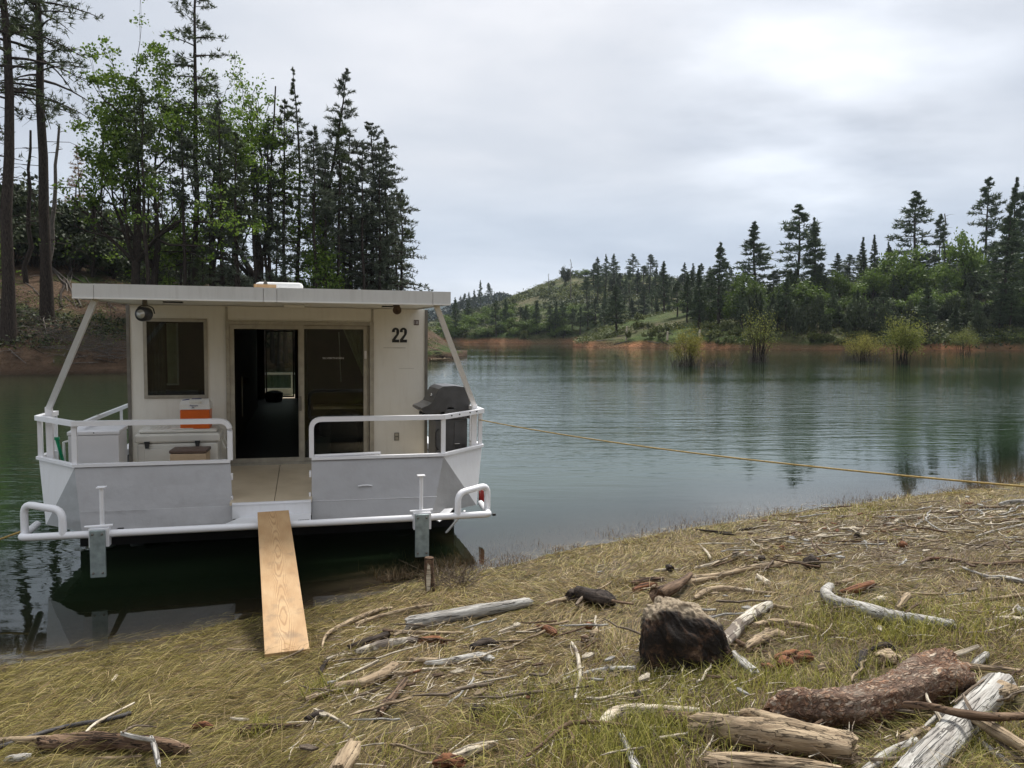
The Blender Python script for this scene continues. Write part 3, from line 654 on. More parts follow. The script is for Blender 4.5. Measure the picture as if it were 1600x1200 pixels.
# bow bumper tube, end arms, two hoops
m = MB(); R_ = .039
m.tube([(-2.74, -2.02, -.27), (-2.575, -3.1, -.155), (2.42, -3.1, -.155), (2.56, -2.0, -.27)], R_, 14, bend=.10); bp('bumper_tube', m, 'rail')
for sg, xa, xb in ((-1, -2.18, -2.615), (1, 2.04, 2.455)):
    m = MB(); y2 = -2.84; zt = .115
    m.tube([(xa, -3.1, -.15), (xa, -3.09, zt - .03 + .03), (xb, y2, zt + .03), (xb, y2, -.17)], R_ * 1.0, 14, bend=.11); bp('bow_hoop', m, 'rail')
for x0, x1, xp in ((-1.905, -1.755, -1.80), (1.52, 1.68, 1.60)):
    m = MB(); m.box((x0 - .015, -3.165, -.28), (x1 + .03, -3.06, -.085)); br = bp('mooring_bracket', m, 'rail')
    m = MB(); m.box((x0, -3.20, -.60), (x1, -3.168, -.095), .008); m.box((x0 + .03, -3.167, -.59), (x1 - .03, -3.12, -.29)); pl = m.build('steel_plate', MAT['galv'], br)
    for bx in (x0 + .03, x1 - .03):
        for bz in (-.135, -.55): m = MB(); m.lathe([(0, -.010), (.011, -.008), (.013, 0), (.013, .006)], (bx, -3.203, bz), 'y', 8); m.build('bolt', MAT['alu_dark'], br)
    m = MB(); m.tube([((x0 + x1) / 2 - .135, -3.13, -.068), ((x0 + x1) / 2 + .135, -3.11, -.064)], .014); m.build('cross_bar', MAT['rail'], br)
    m = MB(); m.tube([(xp, -3.1, -.06), (xp, -3.1, .34)], .023, 12); m.box((xp - .045, -3.14, .34), (xp + .045, -3.05, .35)); m.build('pole', MAT['rail'], br)
m = MB(); m.box((2.45, -3.155, -.165), (2.49, -3.12, -.140)); bp('tube_clip', m, 'ink')
m = MB(); m.slab([(2.70, -1.36, -.22), (2.74, -1.40, -.24), (2.75, -1.40, -.44), (2.70, -1.36, -.46)], (0, .12, 0)); bp('side_light', m, 'red')
# roof posts
for P in (((-1.90, -2.72, 2.335), (-2.735, -1.47, 1.03), (-2.725, -1.47, -.03)), ((1.83, -2.72, 2.335), (2.575, -1.47, .985), (2.565, -1.47, -.03))):
    m = MB(); m.bar(P[0], P[1], .062, .05, (0, 1, 0)); m.bar((P[1][0], P[1][1], P[1][2] + .02), P[2], .075, .055, (0, 1, 0)); bp('roof_post', m, 'rail')
def leaf(name, x0, x1, z0, z1, yy, st, mat='alu', glass=True, parent=None):
    m = MB(); m.box((x0, yy, z0), (x0 + st, yy + .03, z1)); m.box((x1 - st, yy, z0), (x1, yy + .03, z1)); m.box((x0 + st, yy, z0), (x1 - st, yy + .03, z0 + st * 1.1)); m.box((x0 + st, yy, z1 - st), (x1 - st, yy + .03, z1))
    o = bp(name, m, mat, parent)
    if glass: g_ = MB(); g_.box((x0 + st, yy + .012, z0 + st * 1.1), (x1 - st, yy + .016, z1 - st)); g_.build('pane', MAT['glass'], o)
    return o
# cabin
CW = 2.095; CL = 11.0
win = (-1.90, -1.09, 1.028, 2.132); dor = (-.785, 1.272, 0.0, 2.105)
m = MB(); t = .06
m.box((-CW, 0, 0), (win[0] - .0, t, 2.345)); m.box((win[0], 0, 0), (win[1], t, win[2])); m.box((win[0], 0, win[3]), (win[1], t, 2.345)); m.box((win[1], 0, 0), (dor[0], t, 2.345))
m.box((dor[0], 0, dor[3]), (dor[1], t, 2.345)); m.box((dor[1], 0, 0), (CW, t, 2.345)); bp('front_wall', m, 'wall')
m = MB(); m.box((-CW, t + .002, 0), (-CW + .05, CL, 2.345)); bp('side_wall', m, 'white')
m = MB(); m.box((CW - .05, t + .002, 0), (CW, CL, 2.345)); bp('side_wall', m, 'white')
rop = (-.78, .02, .02, 1.93)
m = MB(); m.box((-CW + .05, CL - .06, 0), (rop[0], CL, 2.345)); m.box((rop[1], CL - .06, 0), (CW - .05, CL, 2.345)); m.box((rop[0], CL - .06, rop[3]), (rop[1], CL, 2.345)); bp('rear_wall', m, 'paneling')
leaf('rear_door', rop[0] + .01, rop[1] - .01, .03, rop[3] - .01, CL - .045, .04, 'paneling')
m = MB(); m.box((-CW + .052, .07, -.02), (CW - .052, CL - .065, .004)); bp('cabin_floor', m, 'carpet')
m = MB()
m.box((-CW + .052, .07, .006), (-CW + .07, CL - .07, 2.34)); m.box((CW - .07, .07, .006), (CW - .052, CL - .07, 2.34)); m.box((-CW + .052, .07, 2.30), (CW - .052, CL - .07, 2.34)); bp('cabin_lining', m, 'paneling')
m = MB(); m.box((-1.95, 1.6, .006), (-.86, 8.6, 2.28)); m.box((-.86, 4.0, .9), (-.80, 4.6, 1.0)); bp('galley_cabinet', m, 'paneling')
m = MB(); m.bar((-.845, 3.4, .35), (-.845, 3.4, 1.1), .02, .02, (0, 1, 0)); bp('cabinet_pull', m, 'alu')
m = MB(); m.box((.35, 4.2, .006), (2.0, 9.8, 2.28)); bp('cabin_partition', m, 'paneling')
for sx in (-1, 1):
    m = MB(); m.box((sx * (CW + .022) - .022 + (0 if sx > 0 else 0), -.022, 0), (sx * (CW + .022) + .022, .09, 2.335)); bp('corner_trim', m, 'alu_dark')
for x in (-.80, 1.295):
    m = MB(); m.box((x - .016, -.012, 2.135), (x + .016, -.002, 2.335)); bp('wall_batten', m, 'alu')
# the sliding door
m = MB(); a, b, c, d = dor; w = .055; y0, y1 = -.02, -.002
m.box((a - w * .6, y0, c - .01), (a + .02, y1, d + .03)); m.box((b - .02, y0, c - .01), (b + w * .8, y1, d + .03)); m.box((a + .021, y0, d - .025), (b - .021, y1, d + .03)); fr = bp('door_frame', m, 'alu')
m = MB()
for i in range(15):
    z = .12 + i * .135
    for x in (a - .012, b + .028): m.lathe([(0, -.003), (.005, -.001), (.005, .002)], (x, y0, z), 'y', 6)
for i in range(12): m.lathe([(0, -.003), (.005, -.001), (.005, .002)], (a + .1 + i * .165, y0, d + .014), 'y', 6)
m.build('screws', MAT['alu_dark'], fr)['kind'] = 'stuff'
m = MB(); m.box((a + .021, -.03, -.005), (b - .021, .05, .022)); m.box((a + .022, -.018, .0225), (b - .022, -.010, .032)); m.build('threshold', MAT['alu'], fr)
leaf('door_jamb', a + .022, .285, .033, d - .027, -.008, .062, glass=False)
sl = leaf('sliding_leaf', .20, b - .06, .03, d - .03, .026, .05)
leaf('screen_leaf', .26, b - .022, .032, d - .032, .060, .035, glass=False)
m = MB(); m.box((.205, -.028, .80), (.245, -.009, 1.02), .004); hd = m.build('pull_handle', MAT['alu_dark'], sl)
m = MB(); m.box((a + .025, -.035, .82), (a + .085, -.009, 1.04)); bp('latch_plate', m, 'alu')
m = MB(); m.box((b - .10, -.01, 1.58), (b - .065, .02, 1.70)); bp('latch_plate', m, 'pale')
# window
wf = leaf('window', win[0], win[1], win[2], win[3], -.016, .024, 'alu')
m = MB(); m.box((win[0] - .024, -.012, win[2] - .024), (win[0] - .001, -.002, win[3] + .024)); m.box((win[1] + .001, -.012, win[2] - .024), (win[1] + .024, -.002, win[3] + .024)); m.box((win[0], -.012, win[3] + .001), (win[1], -.002, win[3] + .024)); m.box((win[0], -.012, win[2] - .024), (win[1], -.002, win[2] - .001)); m.build('window_trim', MAT['alu'], wf)
def drape(name, x0, x1, z0, z1, y, mat, taper=None, n=26, amp=.02):
    m = MB(); V = []; k = 10
    for j in range(k + 1):
        v = j / k; z = z1 + (z0 - z1) * v; xa = x0 + ((taper if taper else 0) * v)
        for i in range(n + 1):
            u = i / n; V.append((xa + (x1 - xa) * u, y + amp * math.sin(u * 26 + v), z))
    F = [(j * (n + 1) + i, j * (n + 1) + i + 1, (j + 1) * (n + 1) + i + 1, (j + 1) * (n + 1) + i) for j in range(k) for i in range(n)]
    m.add(V, F, True); return bp(name, m, mat)
drape('curtain', -1.86, -1.66, 1.06, 2.08, .12, 'curtain_brown'); drape('curtain', -1.63, -1.50, 1.22, 2.09, .10, 'curtain', n=12)
m = MB(); m.box((-1.50, .10, 1.2), (-1.475, .12, 2.09)); m.box((-1.64, .10, 1.19), (-1.475, .12, 1.215)); bp('curtain_edge', m, 'pale')
m = MB(); m.box((-1.84, .14, 1.05), (-1.2, .5, 1.10)); bp('window_shelf', m, 'paneling')
drape('door_curtain', .86, 1.20, 1.28, 2.03, .14, 'curtain', taper=.31, n=30)
m = MB(); m.bar((.80, .13, 1.98), (.83, .13, 1.22), .012, .012, (0, 1, 0)); bp('curtain_wand', m, 'pale')
m = MB(); m.box((.42, .55, .76), (1.2, .95, .80)); m.box((.8, .7, .01), (.86, .76, .76)); bp('folding_table', m, 'tan')
glyphs('window_lettering', 'SILVERTHORN', .026, .31, .555, .033, 1.575, 'pale', sl, off=0)
# numbers and fittings on the wall
def two(x, z, w, h):
    """heavy condensed figure 2"""
    t = .36 * w; P = []; cx_ = w / 2; ro = w / 2; ht = h - ro * .95
    out = [(0, h * .70)] + [(cx_ - ro * math.cos(a), ht + ro * .95 * math.sin(a)) for a in np.linspace(0, math.pi, 13)] + [(w, h * .66), (w * .93, h * .54), (t * 1.30, h * .19), (w, h * .19), (w, 0), (0, 0), (0, h * .19)]
    inn = [(w * .60, h * .56), (w - t * 1.12, h * .66), (w - t * 1.12, ht + .04 * h)] + [(cx_ + (ro - t * 1.12) * math.cos(a), ht + .04 * h + (ro - t * 1.05) * .9 * math.sin(a)) for a in np.linspace(0, math.pi, 7)] + [(t * 1.12, h * .70)]
    m = MB(); m.slab([(x + a, -.0045, z + b) for a, b in out + inn], (0, .003, 0)); return m
bp('boat_number', two(1.592, 1.832, .109, .226), 'ink'); bp('boat_number', two(1.712, 1.832, .109, .226), 'ink')
m = MB(); m.box((1.925, -.006, 2.10), (2.003, -.001, 2.18)); pn = bp('number_plate', m, 'brownp'); glyphs('plate_number', '18', .05, .055, 1.937, -.0095, 2.115, 'pale', pn)
m = MB(); m.box((1.628, -.014, .315), (1.70, -.001, .437), .004); ou = bp('outlet_box', m, 'alu_dark')
m = MB(); m.box((1.640, -.018, .385), (1.688, -.0142, .425)); m.box((1.640, -.018, .328), (1.688, -.0142, .368)); m.build('outlet_cover', MAT['alu'], ou)
m = MB(); m.box((1.46, -.0025, 1.745), (1.80, -.001, 1.752)); m.box((1.70, -.0025, 1.43), (1.93, -.001, 1.434)); bp('tape_residue', m, 'alu')
# roof
m = MB(); m.box((-2.06, -2.80, 2.352), (1.955, 12.3, 2.484)); bp('roof', m, 'wall')
m = MB(); m.box((-2.085, -2.82, 2.485), (1.975, 12.3, 2.497)); bp('roof_skin', m, 'white')
fx = [-2.097, -1.885, -.152, -.006, 1.77, 1.988]
for i in range(5):
    x0, x1 = fx[i] + .0025, fx[i + 1] - .0025; p = .003 * (i % 2)
    zb = 2.338
    m = MB(); m.box((x0, -2.836 - p, zb + .018), (x1, -2.812, 2.498 + .002 * (i % 2))); fa = bp('fascia_panel', m, 'fascia')
    m = MB(); m.box((x0, -2.846 - p, zb), (x1, -2.812, zb + .017)); m.build('drip_edge', MAT['cwhite'], fa)
for x in (-2.097, 1.988):
    sg = -1 if x < 0 else 1
    m = MB(); m.box((x, -2.811, 2.34), (x - sg * .024, 12.3, 2.498)); bp('side_fascia', m, 'fascia')
for x, y in ((-1.37, -1.79), (1.30, -1.55)):
    m = MB(); m.box((x, y, 2.335), (x + .22, y + .10, 2.3505)); bp('soffit_vent', m, 'ink')
m = MB(); m.box((.03, -1.38, 2.318), (.30, -1.24, 2.3505), .01); bp('ceiling_light', m, 'cwhite')
# hanging deck lamp at the left, horn at the right
m = MB(); m.lathe([(.0, .06), (.024, .055), (.03, 0), (.022, -.03), (.0, -.03)], (-1.435, -2.55, 2.30), 'z', 14); lp = bp('deck_lamp', m, 'alu_dark')
m = MB(); m.tube([(-1.52, -2.55, 2.19), (-1.51, -2.55, 2.255), (-1.47, -2.55, 2.28), (-1.40, -2.55, 2.28), (-1.35, -2.55, 2.255), (-1.335, -2.55, 2.19)], .007, 8, bend=.02); m.build('lamp_yoke', MAT['black'], lp)
m = MB(); c0 = (-1.44, -2.57, 2.185); m.lathe([(.055, -.06), (.078, -.055), (.082, -.03), (.078, .045), (.062, .07), (0, .075)], (0, 0, 0), 'y', 24)
dr = m.build('lamp_drum', MAT['black'], lp, Matrix.Translation(c0) @ Matrix.Rotation(-.45, 4, 'Z'))
m = MB(); m.lathe([(0, -.066), (.050, -.064), (.051, -.059)], (0, 0, 0), 'y', 24); m.build('lens', MAT['lens'], lp, Matrix.Translation(c0) @ Matrix.Rotation(-.45, 4, 'Z'))
m = MB(); m.lathe([(.0, .02), (.030, .015), (.052, -.02), (.055, -.06), (.045, -.062), (.018, -.03), (.0, -.03)], (0, 0, 0), 'y', 20); bp('horn', m, 'brownlid').matrix_local = Matrix.Translation((1.43, -2.05, 2.285))
m = MB(); m.box((1.39, -2.05, 2.325), (1.47, -1.98, 2.3505)); bp('horn_mount', m, 'brownlid')
# roof air unit
m = MB(); m.box((-.37, -.55, 2.50), (.28, .35, 2.68), .05); bp('roof_air_unit', m, 'cwhite')
# left walkway rail and rear deck rail
m = MB(); m.flatbar([(-2.50, -.9, .775), (-2.5, -.12, .768), (-2.5, 1.9, .74), (-2.5, 12.2, .74)], .05, .05); bp('walkway_rail', m, 'rail')
m = MB()
m.box((-2.523, -.16, .735), (-2.477, -.10, .80)); bp('rail_joint', m, 'alu')
for y in (1.3, 3.6, 5.9, 8.2, 10.5):
    m = MB(); m.bar((-2.5, y, -.05), (-2.5, y, .72), .035, .035, (0, 1, 0)); bp('rail_post', m, 'rail')
m = MB(); m.box((-1.9, 12.1, .60), (1.9, 12.15, .66)); m.box((-.10, 12.1, .0), (-.055, 12.15, .60)); m.box((-1.9, 12.1, .0), (-.10, 12.14, .20)); bp('stern_rail', m, 'rail')
m = MB(); m.box((-2.6, 11.005, -.05), (2.45, 12.4, -.003)); bp('stern_deck', m, 'deck')

# ------------------------------------------------------------------ things on board (each its own object)
def aboard(name, x, y, z, label, cat, rz=0.0, group=None): return empty(name, BM @ Matrix.Translation((x, y, z)) @ Matrix.Rotation(rz, 4, 'Z'), label, cat, group)
def part(name, mb, mat, parent, M=None): return mb.build(name, MAT[mat], parent, M)
r = aboard('storage_chest', -2.645, -1.1, -.045, 'tall plain white storage chest at the left of the fore deck', 'storage chest', .03)
m = MB(); m.box((.01, .01, 0), (.60, .58, .68), .012); part('body', m, 'chest', r)
m = MB(); m.box((0, 0, .683), (.612, .60, .735), .012); ld = part('lid', m, 'chest', r)
m = MB(); m.lathe([(0, -.004), (.008, -.002), (.008, .003)], (.31, 0, .715), 'y', 8); m.build('lock', MAT['ink'], ld)
r = aboard('large_cooler', -1.94, -.66, -.02, 'big white ice chest with black latches under the cabin window', 'cooler')
m = MB(); m.box((.025, .012, 0), (1.06, .50, .47), .03); m.box((.12, -.004, .05), (.96, .02, .40), .01); part('body', m, 'cooler', r)
m = MB(); m.box((.0, -.01, .475), (1.09, .52, .60), .03); m.box((.04, .03, .598), (1.05, .48, .655), .035); ld = part('lid', m, 'cooler', r)
m = MB()
for i in range(5): m.box((.16 + i * .055, .06, .652), (.185 + i * .055, .40, .662), .004)
m.box((.46, .05, .654), (.74, .16, .666), .005); m.build('lid_ridge', MAT['cooler'], ld)
for x in (.16, .80):
    m = MB(); m.slab([(x - .035, -.028, .50), (x + .035, -.028, .50), (x + .022, -.034, .41), (x - .022, -.034, .41)], (0, .02, 0)); m.box((x - .025, -.036, .47), (x + .025, -.03, .495)); part('latch', m, 'black', r)
m = MB(); m.tube([(1.095, .08, .50), (1.15, .10, .36), (1.15, .40, .36), (1.095, .42, .50)], .010, 8, bend=.04); part('side_handle', m, 'cooler', r)
r = aboard('lunch_cooler', -1.375, -.60, .632, 'small orange and white lunch cooler standing on the big white ice chest', 'cooler', -.02)
m = MB()
def taperbox(m, x0, x1, y0, y1, z0, z1, tx, ty):
    V = [(x0, y0, z0), (x1, y0, z0), (x1, y1, z0), (x0, y1, z0), (x0 + tx, y0 + ty, z1), (x1 - tx, y0 + ty, z1), (x1 - tx, y1 - ty, z1), (x0 + tx, y1 - ty, z1)]
    return m.add(V, [(0, 3, 2, 1), (4, 5, 6, 7), (0, 1, 5, 4), (1, 2, 6, 5), (2, 3, 7, 6), (3, 0, 4, 7)])
m.box((.005, .0, 0), (.388, .26, .27), .016); part('body', m, 'orange', r)
m = MB(); taperbox(m, -.002, .396, -.008, .268, .272, .345, .006, .004); taperbox(m, .004, .390, -.004, .264, .3455, .405, .018, .075); ld = part('lid', m, 'cwhite', r)
m = MB(); m.box((.14, .10, .380), (.27, .16, .412), .008); m.build('handle', MAT['navy'], ld)
m = MB(); m.box((.125, -.0035, .345), (.275, .04, .392), .012); m.build('handle_recess', MAT['cooler'], ld)
m = MB(); m.slab([(.03, .055, .400), (.12, .065, .413), (.12, .09, .413), (.03, .09, .400)], (0, 0, -.01)); m.build('swing_handle', MAT['navy'], ld)
glyphs('cooler_lettering', 'Playmate', .024, .105, .137, -.0135, .312, 'navy', ld, off=.01); glyphs('cooler_lettering', 'JR', .018, .035, .16, -.0135, .288, 'navy', ld, off=.01)
r = aboard('metal_cooler', -1.44, -1.12, -.03, 'tan steel picnic cooler with a brown lid in front of the big ice chest', 'cooler', -.06)
m = MB(); m.box((.01, .01, 0), (.46, .33, .40), .012); part('body', m, 'tan', r)
m = MB(); m.box((.0, .0, .405), (.47, .345, .45), .012); part('lid', m, 'brownlid', r)
m = MB(); m.box((.185, -.004, .24), (.325, .008, .30), .004); m.tube([(.20, -.012, .285), (.21, -.03, .25), (.30, -.03, .25), (.31, -.012, .285)], .007, 8, bend=.01); part('latch', m, 'chrome', r)
# barbecue: faces the left side of the boat
r = aboard('barbecue_grill', 2.10, -.98, -.02, 'black lidded gas barbecue on its cart beside the right cabin corner', 'barbecue', .10)
m = MB(); m.box((.14, .03, .06), (.50, .52, .76), .008); cb = part('cabinet', m, 'grill', r)
m = MB(); m.box((.30, .018, .12), (.49, .0285, .72), .003); m.build('panel', MAT['grill'], cb)
m = MB()
for i in range(4):
    for xx in (.31, .40): m.box((xx, .012, .33 + i * .018), (xx + .07, .0175, .337 + i * .018))
m.build('louvre', MAT['ink'], cb)
m = MB(); m.tube([(.30, .008, .40), (.38, .008, .402)], .006, 8); m.build('door_clip', MAT['chrome'], cb)
m = MB(); m.box((.03, .06, .10), (.135, .48, .74), .01); part('tank_panel', m, 'charcoal', r)
m = MB(); m.tube([(.07, .05, .62), (.03, .045, .58), (.03, .045, .36), (.07, .05, .32)], .012, 8, bend=.02); part('cart_handle', m, 'black', r)
m = MB(); m.box((.10, .0, .765), (.58, .56, .83), .012); part('firebox', m, 'charcoal', r)
m = MB()
for i in range(5): m.lathe([(0, -.008), (.018, -.006), (.018, .01)], (.2 + i * .075, -.004, .80), 'y', 10)
part('firebox_bolt', m, 'black', r)
m = MB(); prof = [(-.08, .80), (-.08, .84), (-.02, .885), (.08, .87), (.10, .84), (.10, .77), (-.02, .765)]
m.slab([(x, .03, z) for x, z in prof], (0, .48, 0)); part('control_panel', m, 'charcoal', r)
for yk in (.10, .27, .44):
    m = MB(); m.lathe([(0, -.05), (.024, -.045), (.027, 0), (0, .01)], (0, 0, 0), 'x', 12); part('knob', m, 'black', r, Matrix.Translation((-.075, yk, .82)))
m = MB(); prof = [(-.18, .905), (-.205, .925), (-.19, .95), (-.10, .985), (-.04, 1.02), (.02, 1.14), (.06, 1.215), (.13, 1.255), (.30, 1.26), (.47, 1.235), (.515, 1.19), (.53, 1.05), (.53, .93), (.47, .90), (.32, .905), (.27, .95), (.20, .95), (.15, .89), (-.04, .855), (-.12, .865)]
m.slab([(x, .0, z - .012) for x, z in prof], (0, .54, 0)); ld = part('lid', m, 'grill', r)
m = MB(); m.slab([(x, .0, z) for x, z in ((.10, 1.249), (.14, 1.252), (.40, 1.25), (.36, 1.247))], (0, .54, 0)); 
m = MB(); m.box((.15, .01, .84), (.53, .53, .91), .01); part('fire_bowl', m, 'charcoal', r)
m = MB(); m.lathe([(0, -.006), (.028, -.004), (.03, .004)], (0, 0, 0), 'y', 16); m.build('thermometer', MAT['chrome'], ld, Matrix.Translation((-.01, .2, 1.10)) @ Matrix.Rotation(-1.0, 4, 'Z'))
m = MB(); m.box((.53, .10, .92), (.56, .44, .99), .008); m.build('hinge', MAT['black'], ld)
# green rod and white tap by the left post
r = aboard('green_pole', 0, 0, 0, 'bright green plastic pole leaning inside the left bow rail', 'pole')
m = MB(); m.tube([(-2.745, -1.16, .625), (-2.70, -1.10, .33), (-2.66, -1.02, -.02)], [.022, .020, .024], 10); m.box((-2.79, -1.175, .60), (-2.71, -1.145, .635)); part('shaft', m, 'green', r)
r = aboard('white_hand_pump', 0, 0, 0, 'thin white pump pipe standing beside the green pole', 'pipe')
m = MB(); m.tube([(-2.70, -1.0, 0), (-2.71, -1.0, .55)], .016, 10); m.tube([(-2.71, -1.0, .545), (-2.64, -1.0, .565)], .012, 8); part('pipe', m, 'cwhite', r)
# bags inside
def lump(seed, rx, ry, rz_, n=14, k=22, amp=.10):
    m = MB(); V = []; F = []
    for i in range(n + 1):
        th = math.pi * i / n
        for j in range(k):
            ph = 2 * math.pi * j / k; x, y, z = math.sin(th) * math.cos(ph), math.sin(th) * math.sin(ph), math.cos(th)
            sq = lambda q: math.copysign(abs(q) ** .72, q)
            w = 1 + amp * float(wav(x * 2 + seed, y * 2 + z * 1.7, 2.2, seed + 300)); V.append((sq(x) * rx * w, sq(y) * ry * w, sq(z) * rz_ * w))
    for i in range(n):
        for j in range(k): F.append((i * k + j, (i + 1) * k + j, (i + 1) * k + (j + 1) % k, i * k + (j + 1) % k))
    return m.add(V, F, True)
r = aboard('travel_bag', .86, .62, .40, 'black strapped travel bag behind the right glass door', 'bag')
part('bag_body', lump(3, .34, .20, .36), 'cloth', r)
m = MB(); m.tube([(-.2, -.22, .2), (-.17, -.25, 0), (-.2, -.2, -.2)], .012, 6); m.tube([(.2, -.22, .2), (.23, -.25, 0), (.2, -.2, -.2)], .012, 6); m.tube([(-.3, -.2, -.08), (.3, -.2, -.08)], .012, 6); part('strap', m, 'black', r)
r = aboard('grey_box', .60, .5, .0, 'grey plastic box standing left of the black travel bag inside the door', 'box')
m = MB(); m.box((-.16, -.1, .01), (.08, .2, .33), .01); part('body', m, 'charcoal', r)
r = aboard('duffel_bag', -.52, 10.2, .12, 'black duffel bag on the cabin floor by the stern door', 'bag')
part('bag_body', lump(5, .24, .2, .16), 'cloth', r)
r = aboard('roof_board', -.26, -2.72, 2.500, 'short raw timber board lying on the front edge of the roof', 'board', .02)
m = MB(); m.box((0, 0, 0), (.245, .09, .042)); part('board', m, 'fir', r)
r = aboard('roof_clamp', -.16, -2.70, 2.5425, 'small dark metal clamp standing on the timber board on the roof', 'clamp')
m = MB(); taperbox(m, 0, .05, 0, .05, 0, .035, .010, .005); part('clamp', m, 'alu_dark', r)
# gang plank from the bow tube to the grass
def gangplank():
    a = BM @ Vector((-.065, -2.98, -.045)); foot = on_ground(449, 1022, .02); W_ = .325
    d = foot - a; Ln = d.length; t = d.normalized(); x = Vector((0, 0, 1)).cross(-t).normalized(); x = (t.cross(Vector((0, 0, 1)))).normalized(); z = x.cross(t)
    M = Matrix((( x.x, t.x, z.x, a.x), (x.y, t.y, z.y, a.y), (x.z, t.z, z.z, a.z), (0, 0, 0, 1)))
    m = MB(); m.box((-W_ / 2, 0, -.02), (W_ / 2, Ln, .022), .003)
    o = m.build('gangplank', MAT['fir'], None); o.matrix_world = M; tag(o, 'long raw wooden plank sloping from the bow down to the grass', 'plank'); return o
gangplank()
# mooring ropes
def rope(name, pts, r, mat, label, cat='rope', sag=0.0, n=40, ridge=0.0):
    a, b = Vector(pts[0]), Vector(pts[-1]); P = []
    if len(pts) == 2:
        for i in range(n + 1):
            q = i / n; p = a.lerp(b, q); p.z -= sag * 4 * q * (1 - q); P.append(p)
    else: P = [Vector(p) for p in pts]
    m = MB(); m.tube(P, [r * (1 + ridge * (i % 2)) for i in range(len(P))], 8); o = m.build(name, MAT[mat]); tag(o, label, cat); return o
rope('mooring_rope', [BM @ Vector((2.64, -1.45, .79)), at_depth(1900, 784, 4.3)], .0070, 'rope', 'yellow mooring rope stretched from the right bow rail over the water to the shore', sag=.09)
rope('mooring_rope', [BM @ Vector((-2.66, -2.5, -.20)), at_depth(-500, 1010, 6.5)], .012, 'rope', 'yellow mooring rope running from the left bow tube out of the picture', sag=.02)

# ------------------------------------------------------------------ vegetation
def leaf_mat(name, cols, trans=.3, rough=.6, rnd=.25):
    m, nt = new_mat(name); g = nd(nt, 'ShaderNodeNewGeometry'); oi = nd(nt, 'ShaderNodeObjectInfo')
    c = ramp(nt, g.outputs['Random Per Island'], [(0, cols[0]), (.5, cols[1]), (1, cols[2])])
    c = mixc(nt, mth(nt, 'MULTIPLY', oi.outputs['Random'], rnd), c, [q * .35 for q in cols[0]])
    d = nd(nt, 'ShaderNodeBsdfPrincipled', {'Base Color': c, 'Roughness': rough, 'Specular IOR Level': .25}); t = nd(nt, 'ShaderNodeBsdfTranslucent', {'Color': c})
    x = nd(nt, 'ShaderNodeMixShader', {0: trans, 1: d.outputs[0], 2: t.outputs[0]}); nd(nt, 'ShaderNodeOutputMaterial', {0: x.outputs[0]}); return m
MAT['needle'] = leaf_mat('pine_needles', ((.045, .062, .026), (.078, .100, .038), (.115, .140, .055)), .15)
MAT['needle_grey'] = leaf_mat('grey_pine_needles', ((.062, .076, .050), (.100, .118, .076), (.14, .16, .105)), .15)
MAT['needle_far'] = leaf_mat('far_needles', ((.044, .070, .032), (.074, .108, .046), (.11, .15, .062)), .12, rnd=.4)
MAT['needle_hazed'] = leaf_mat('hazed_ridge_needles', ((.020, .036, .034), (.028, .048, .044), (.04, .06, .052)), .1, rnd=.3)  # bluish distance haze put into the foliage colour
MAT['oak'] = leaf_mat('oak_leaves', ((.065, .120, .016), (.135, .215, .028), (.24, .33, .055)), .5)
MAT['oak_far'] = leaf_mat('far_oak_leaves', ((.075, .125, .022), (.120, .185, .034), (.19, .26, .052)), .3, rnd=.5)
MAT['brush'] = leaf_mat('dark_brush_leaves', ((.030, .042, .018), (.050, .066, .026), (.075, .092, .036)), .1, rnd=.4)
MAT['scrub'] = leaf_mat('olive_scrub_leaves', ((.075, .095, .024), (.125, .150, .040), (.20, .21, .07)), .2, rnd=.4)
MAT['willow'] = leaf_mat('willow_leaves', ((.11, .135, .03), (.19, .21, .045), (.30, .30, .08)), .4, rnd=.2)
MAT['willow_y'] = leaf_mat('yellow_willow_leaves', ((.15, .145, .03), (.25, .23, .045), (.36, .33, .08)), .4, rnd=.2)
MAT['dying'] = leaf_mat('rust_needles', ((.16, .10, .06), (.26, .17, .10), (.34, .25, .15)), .2)
def bark_mat(name, a, b):
    m, nt = new_mat(name); v = coords(nt, 'Object', (6, 6, 1.2)); n = noise(nt, v, 3, 5, .65); c = ramp(nt, n, [(.35, a), (.65, b)])
    bsdf(nt, c, .9, 0, bump(nt, n, 1.0, .06), .1); return m
MAT['bark'] = bark_mat('dark_bark', (.018, .014, .012), (.060, .046, .036))
MAT['bark_pine'] = bark_mat('pine_bark', (.020, .016, .013), (.068, .052, .043))
MAT['bark_dead'] = bark_mat('dead_grey_wood', (.07, .06, .055), (.20, .175, .15))

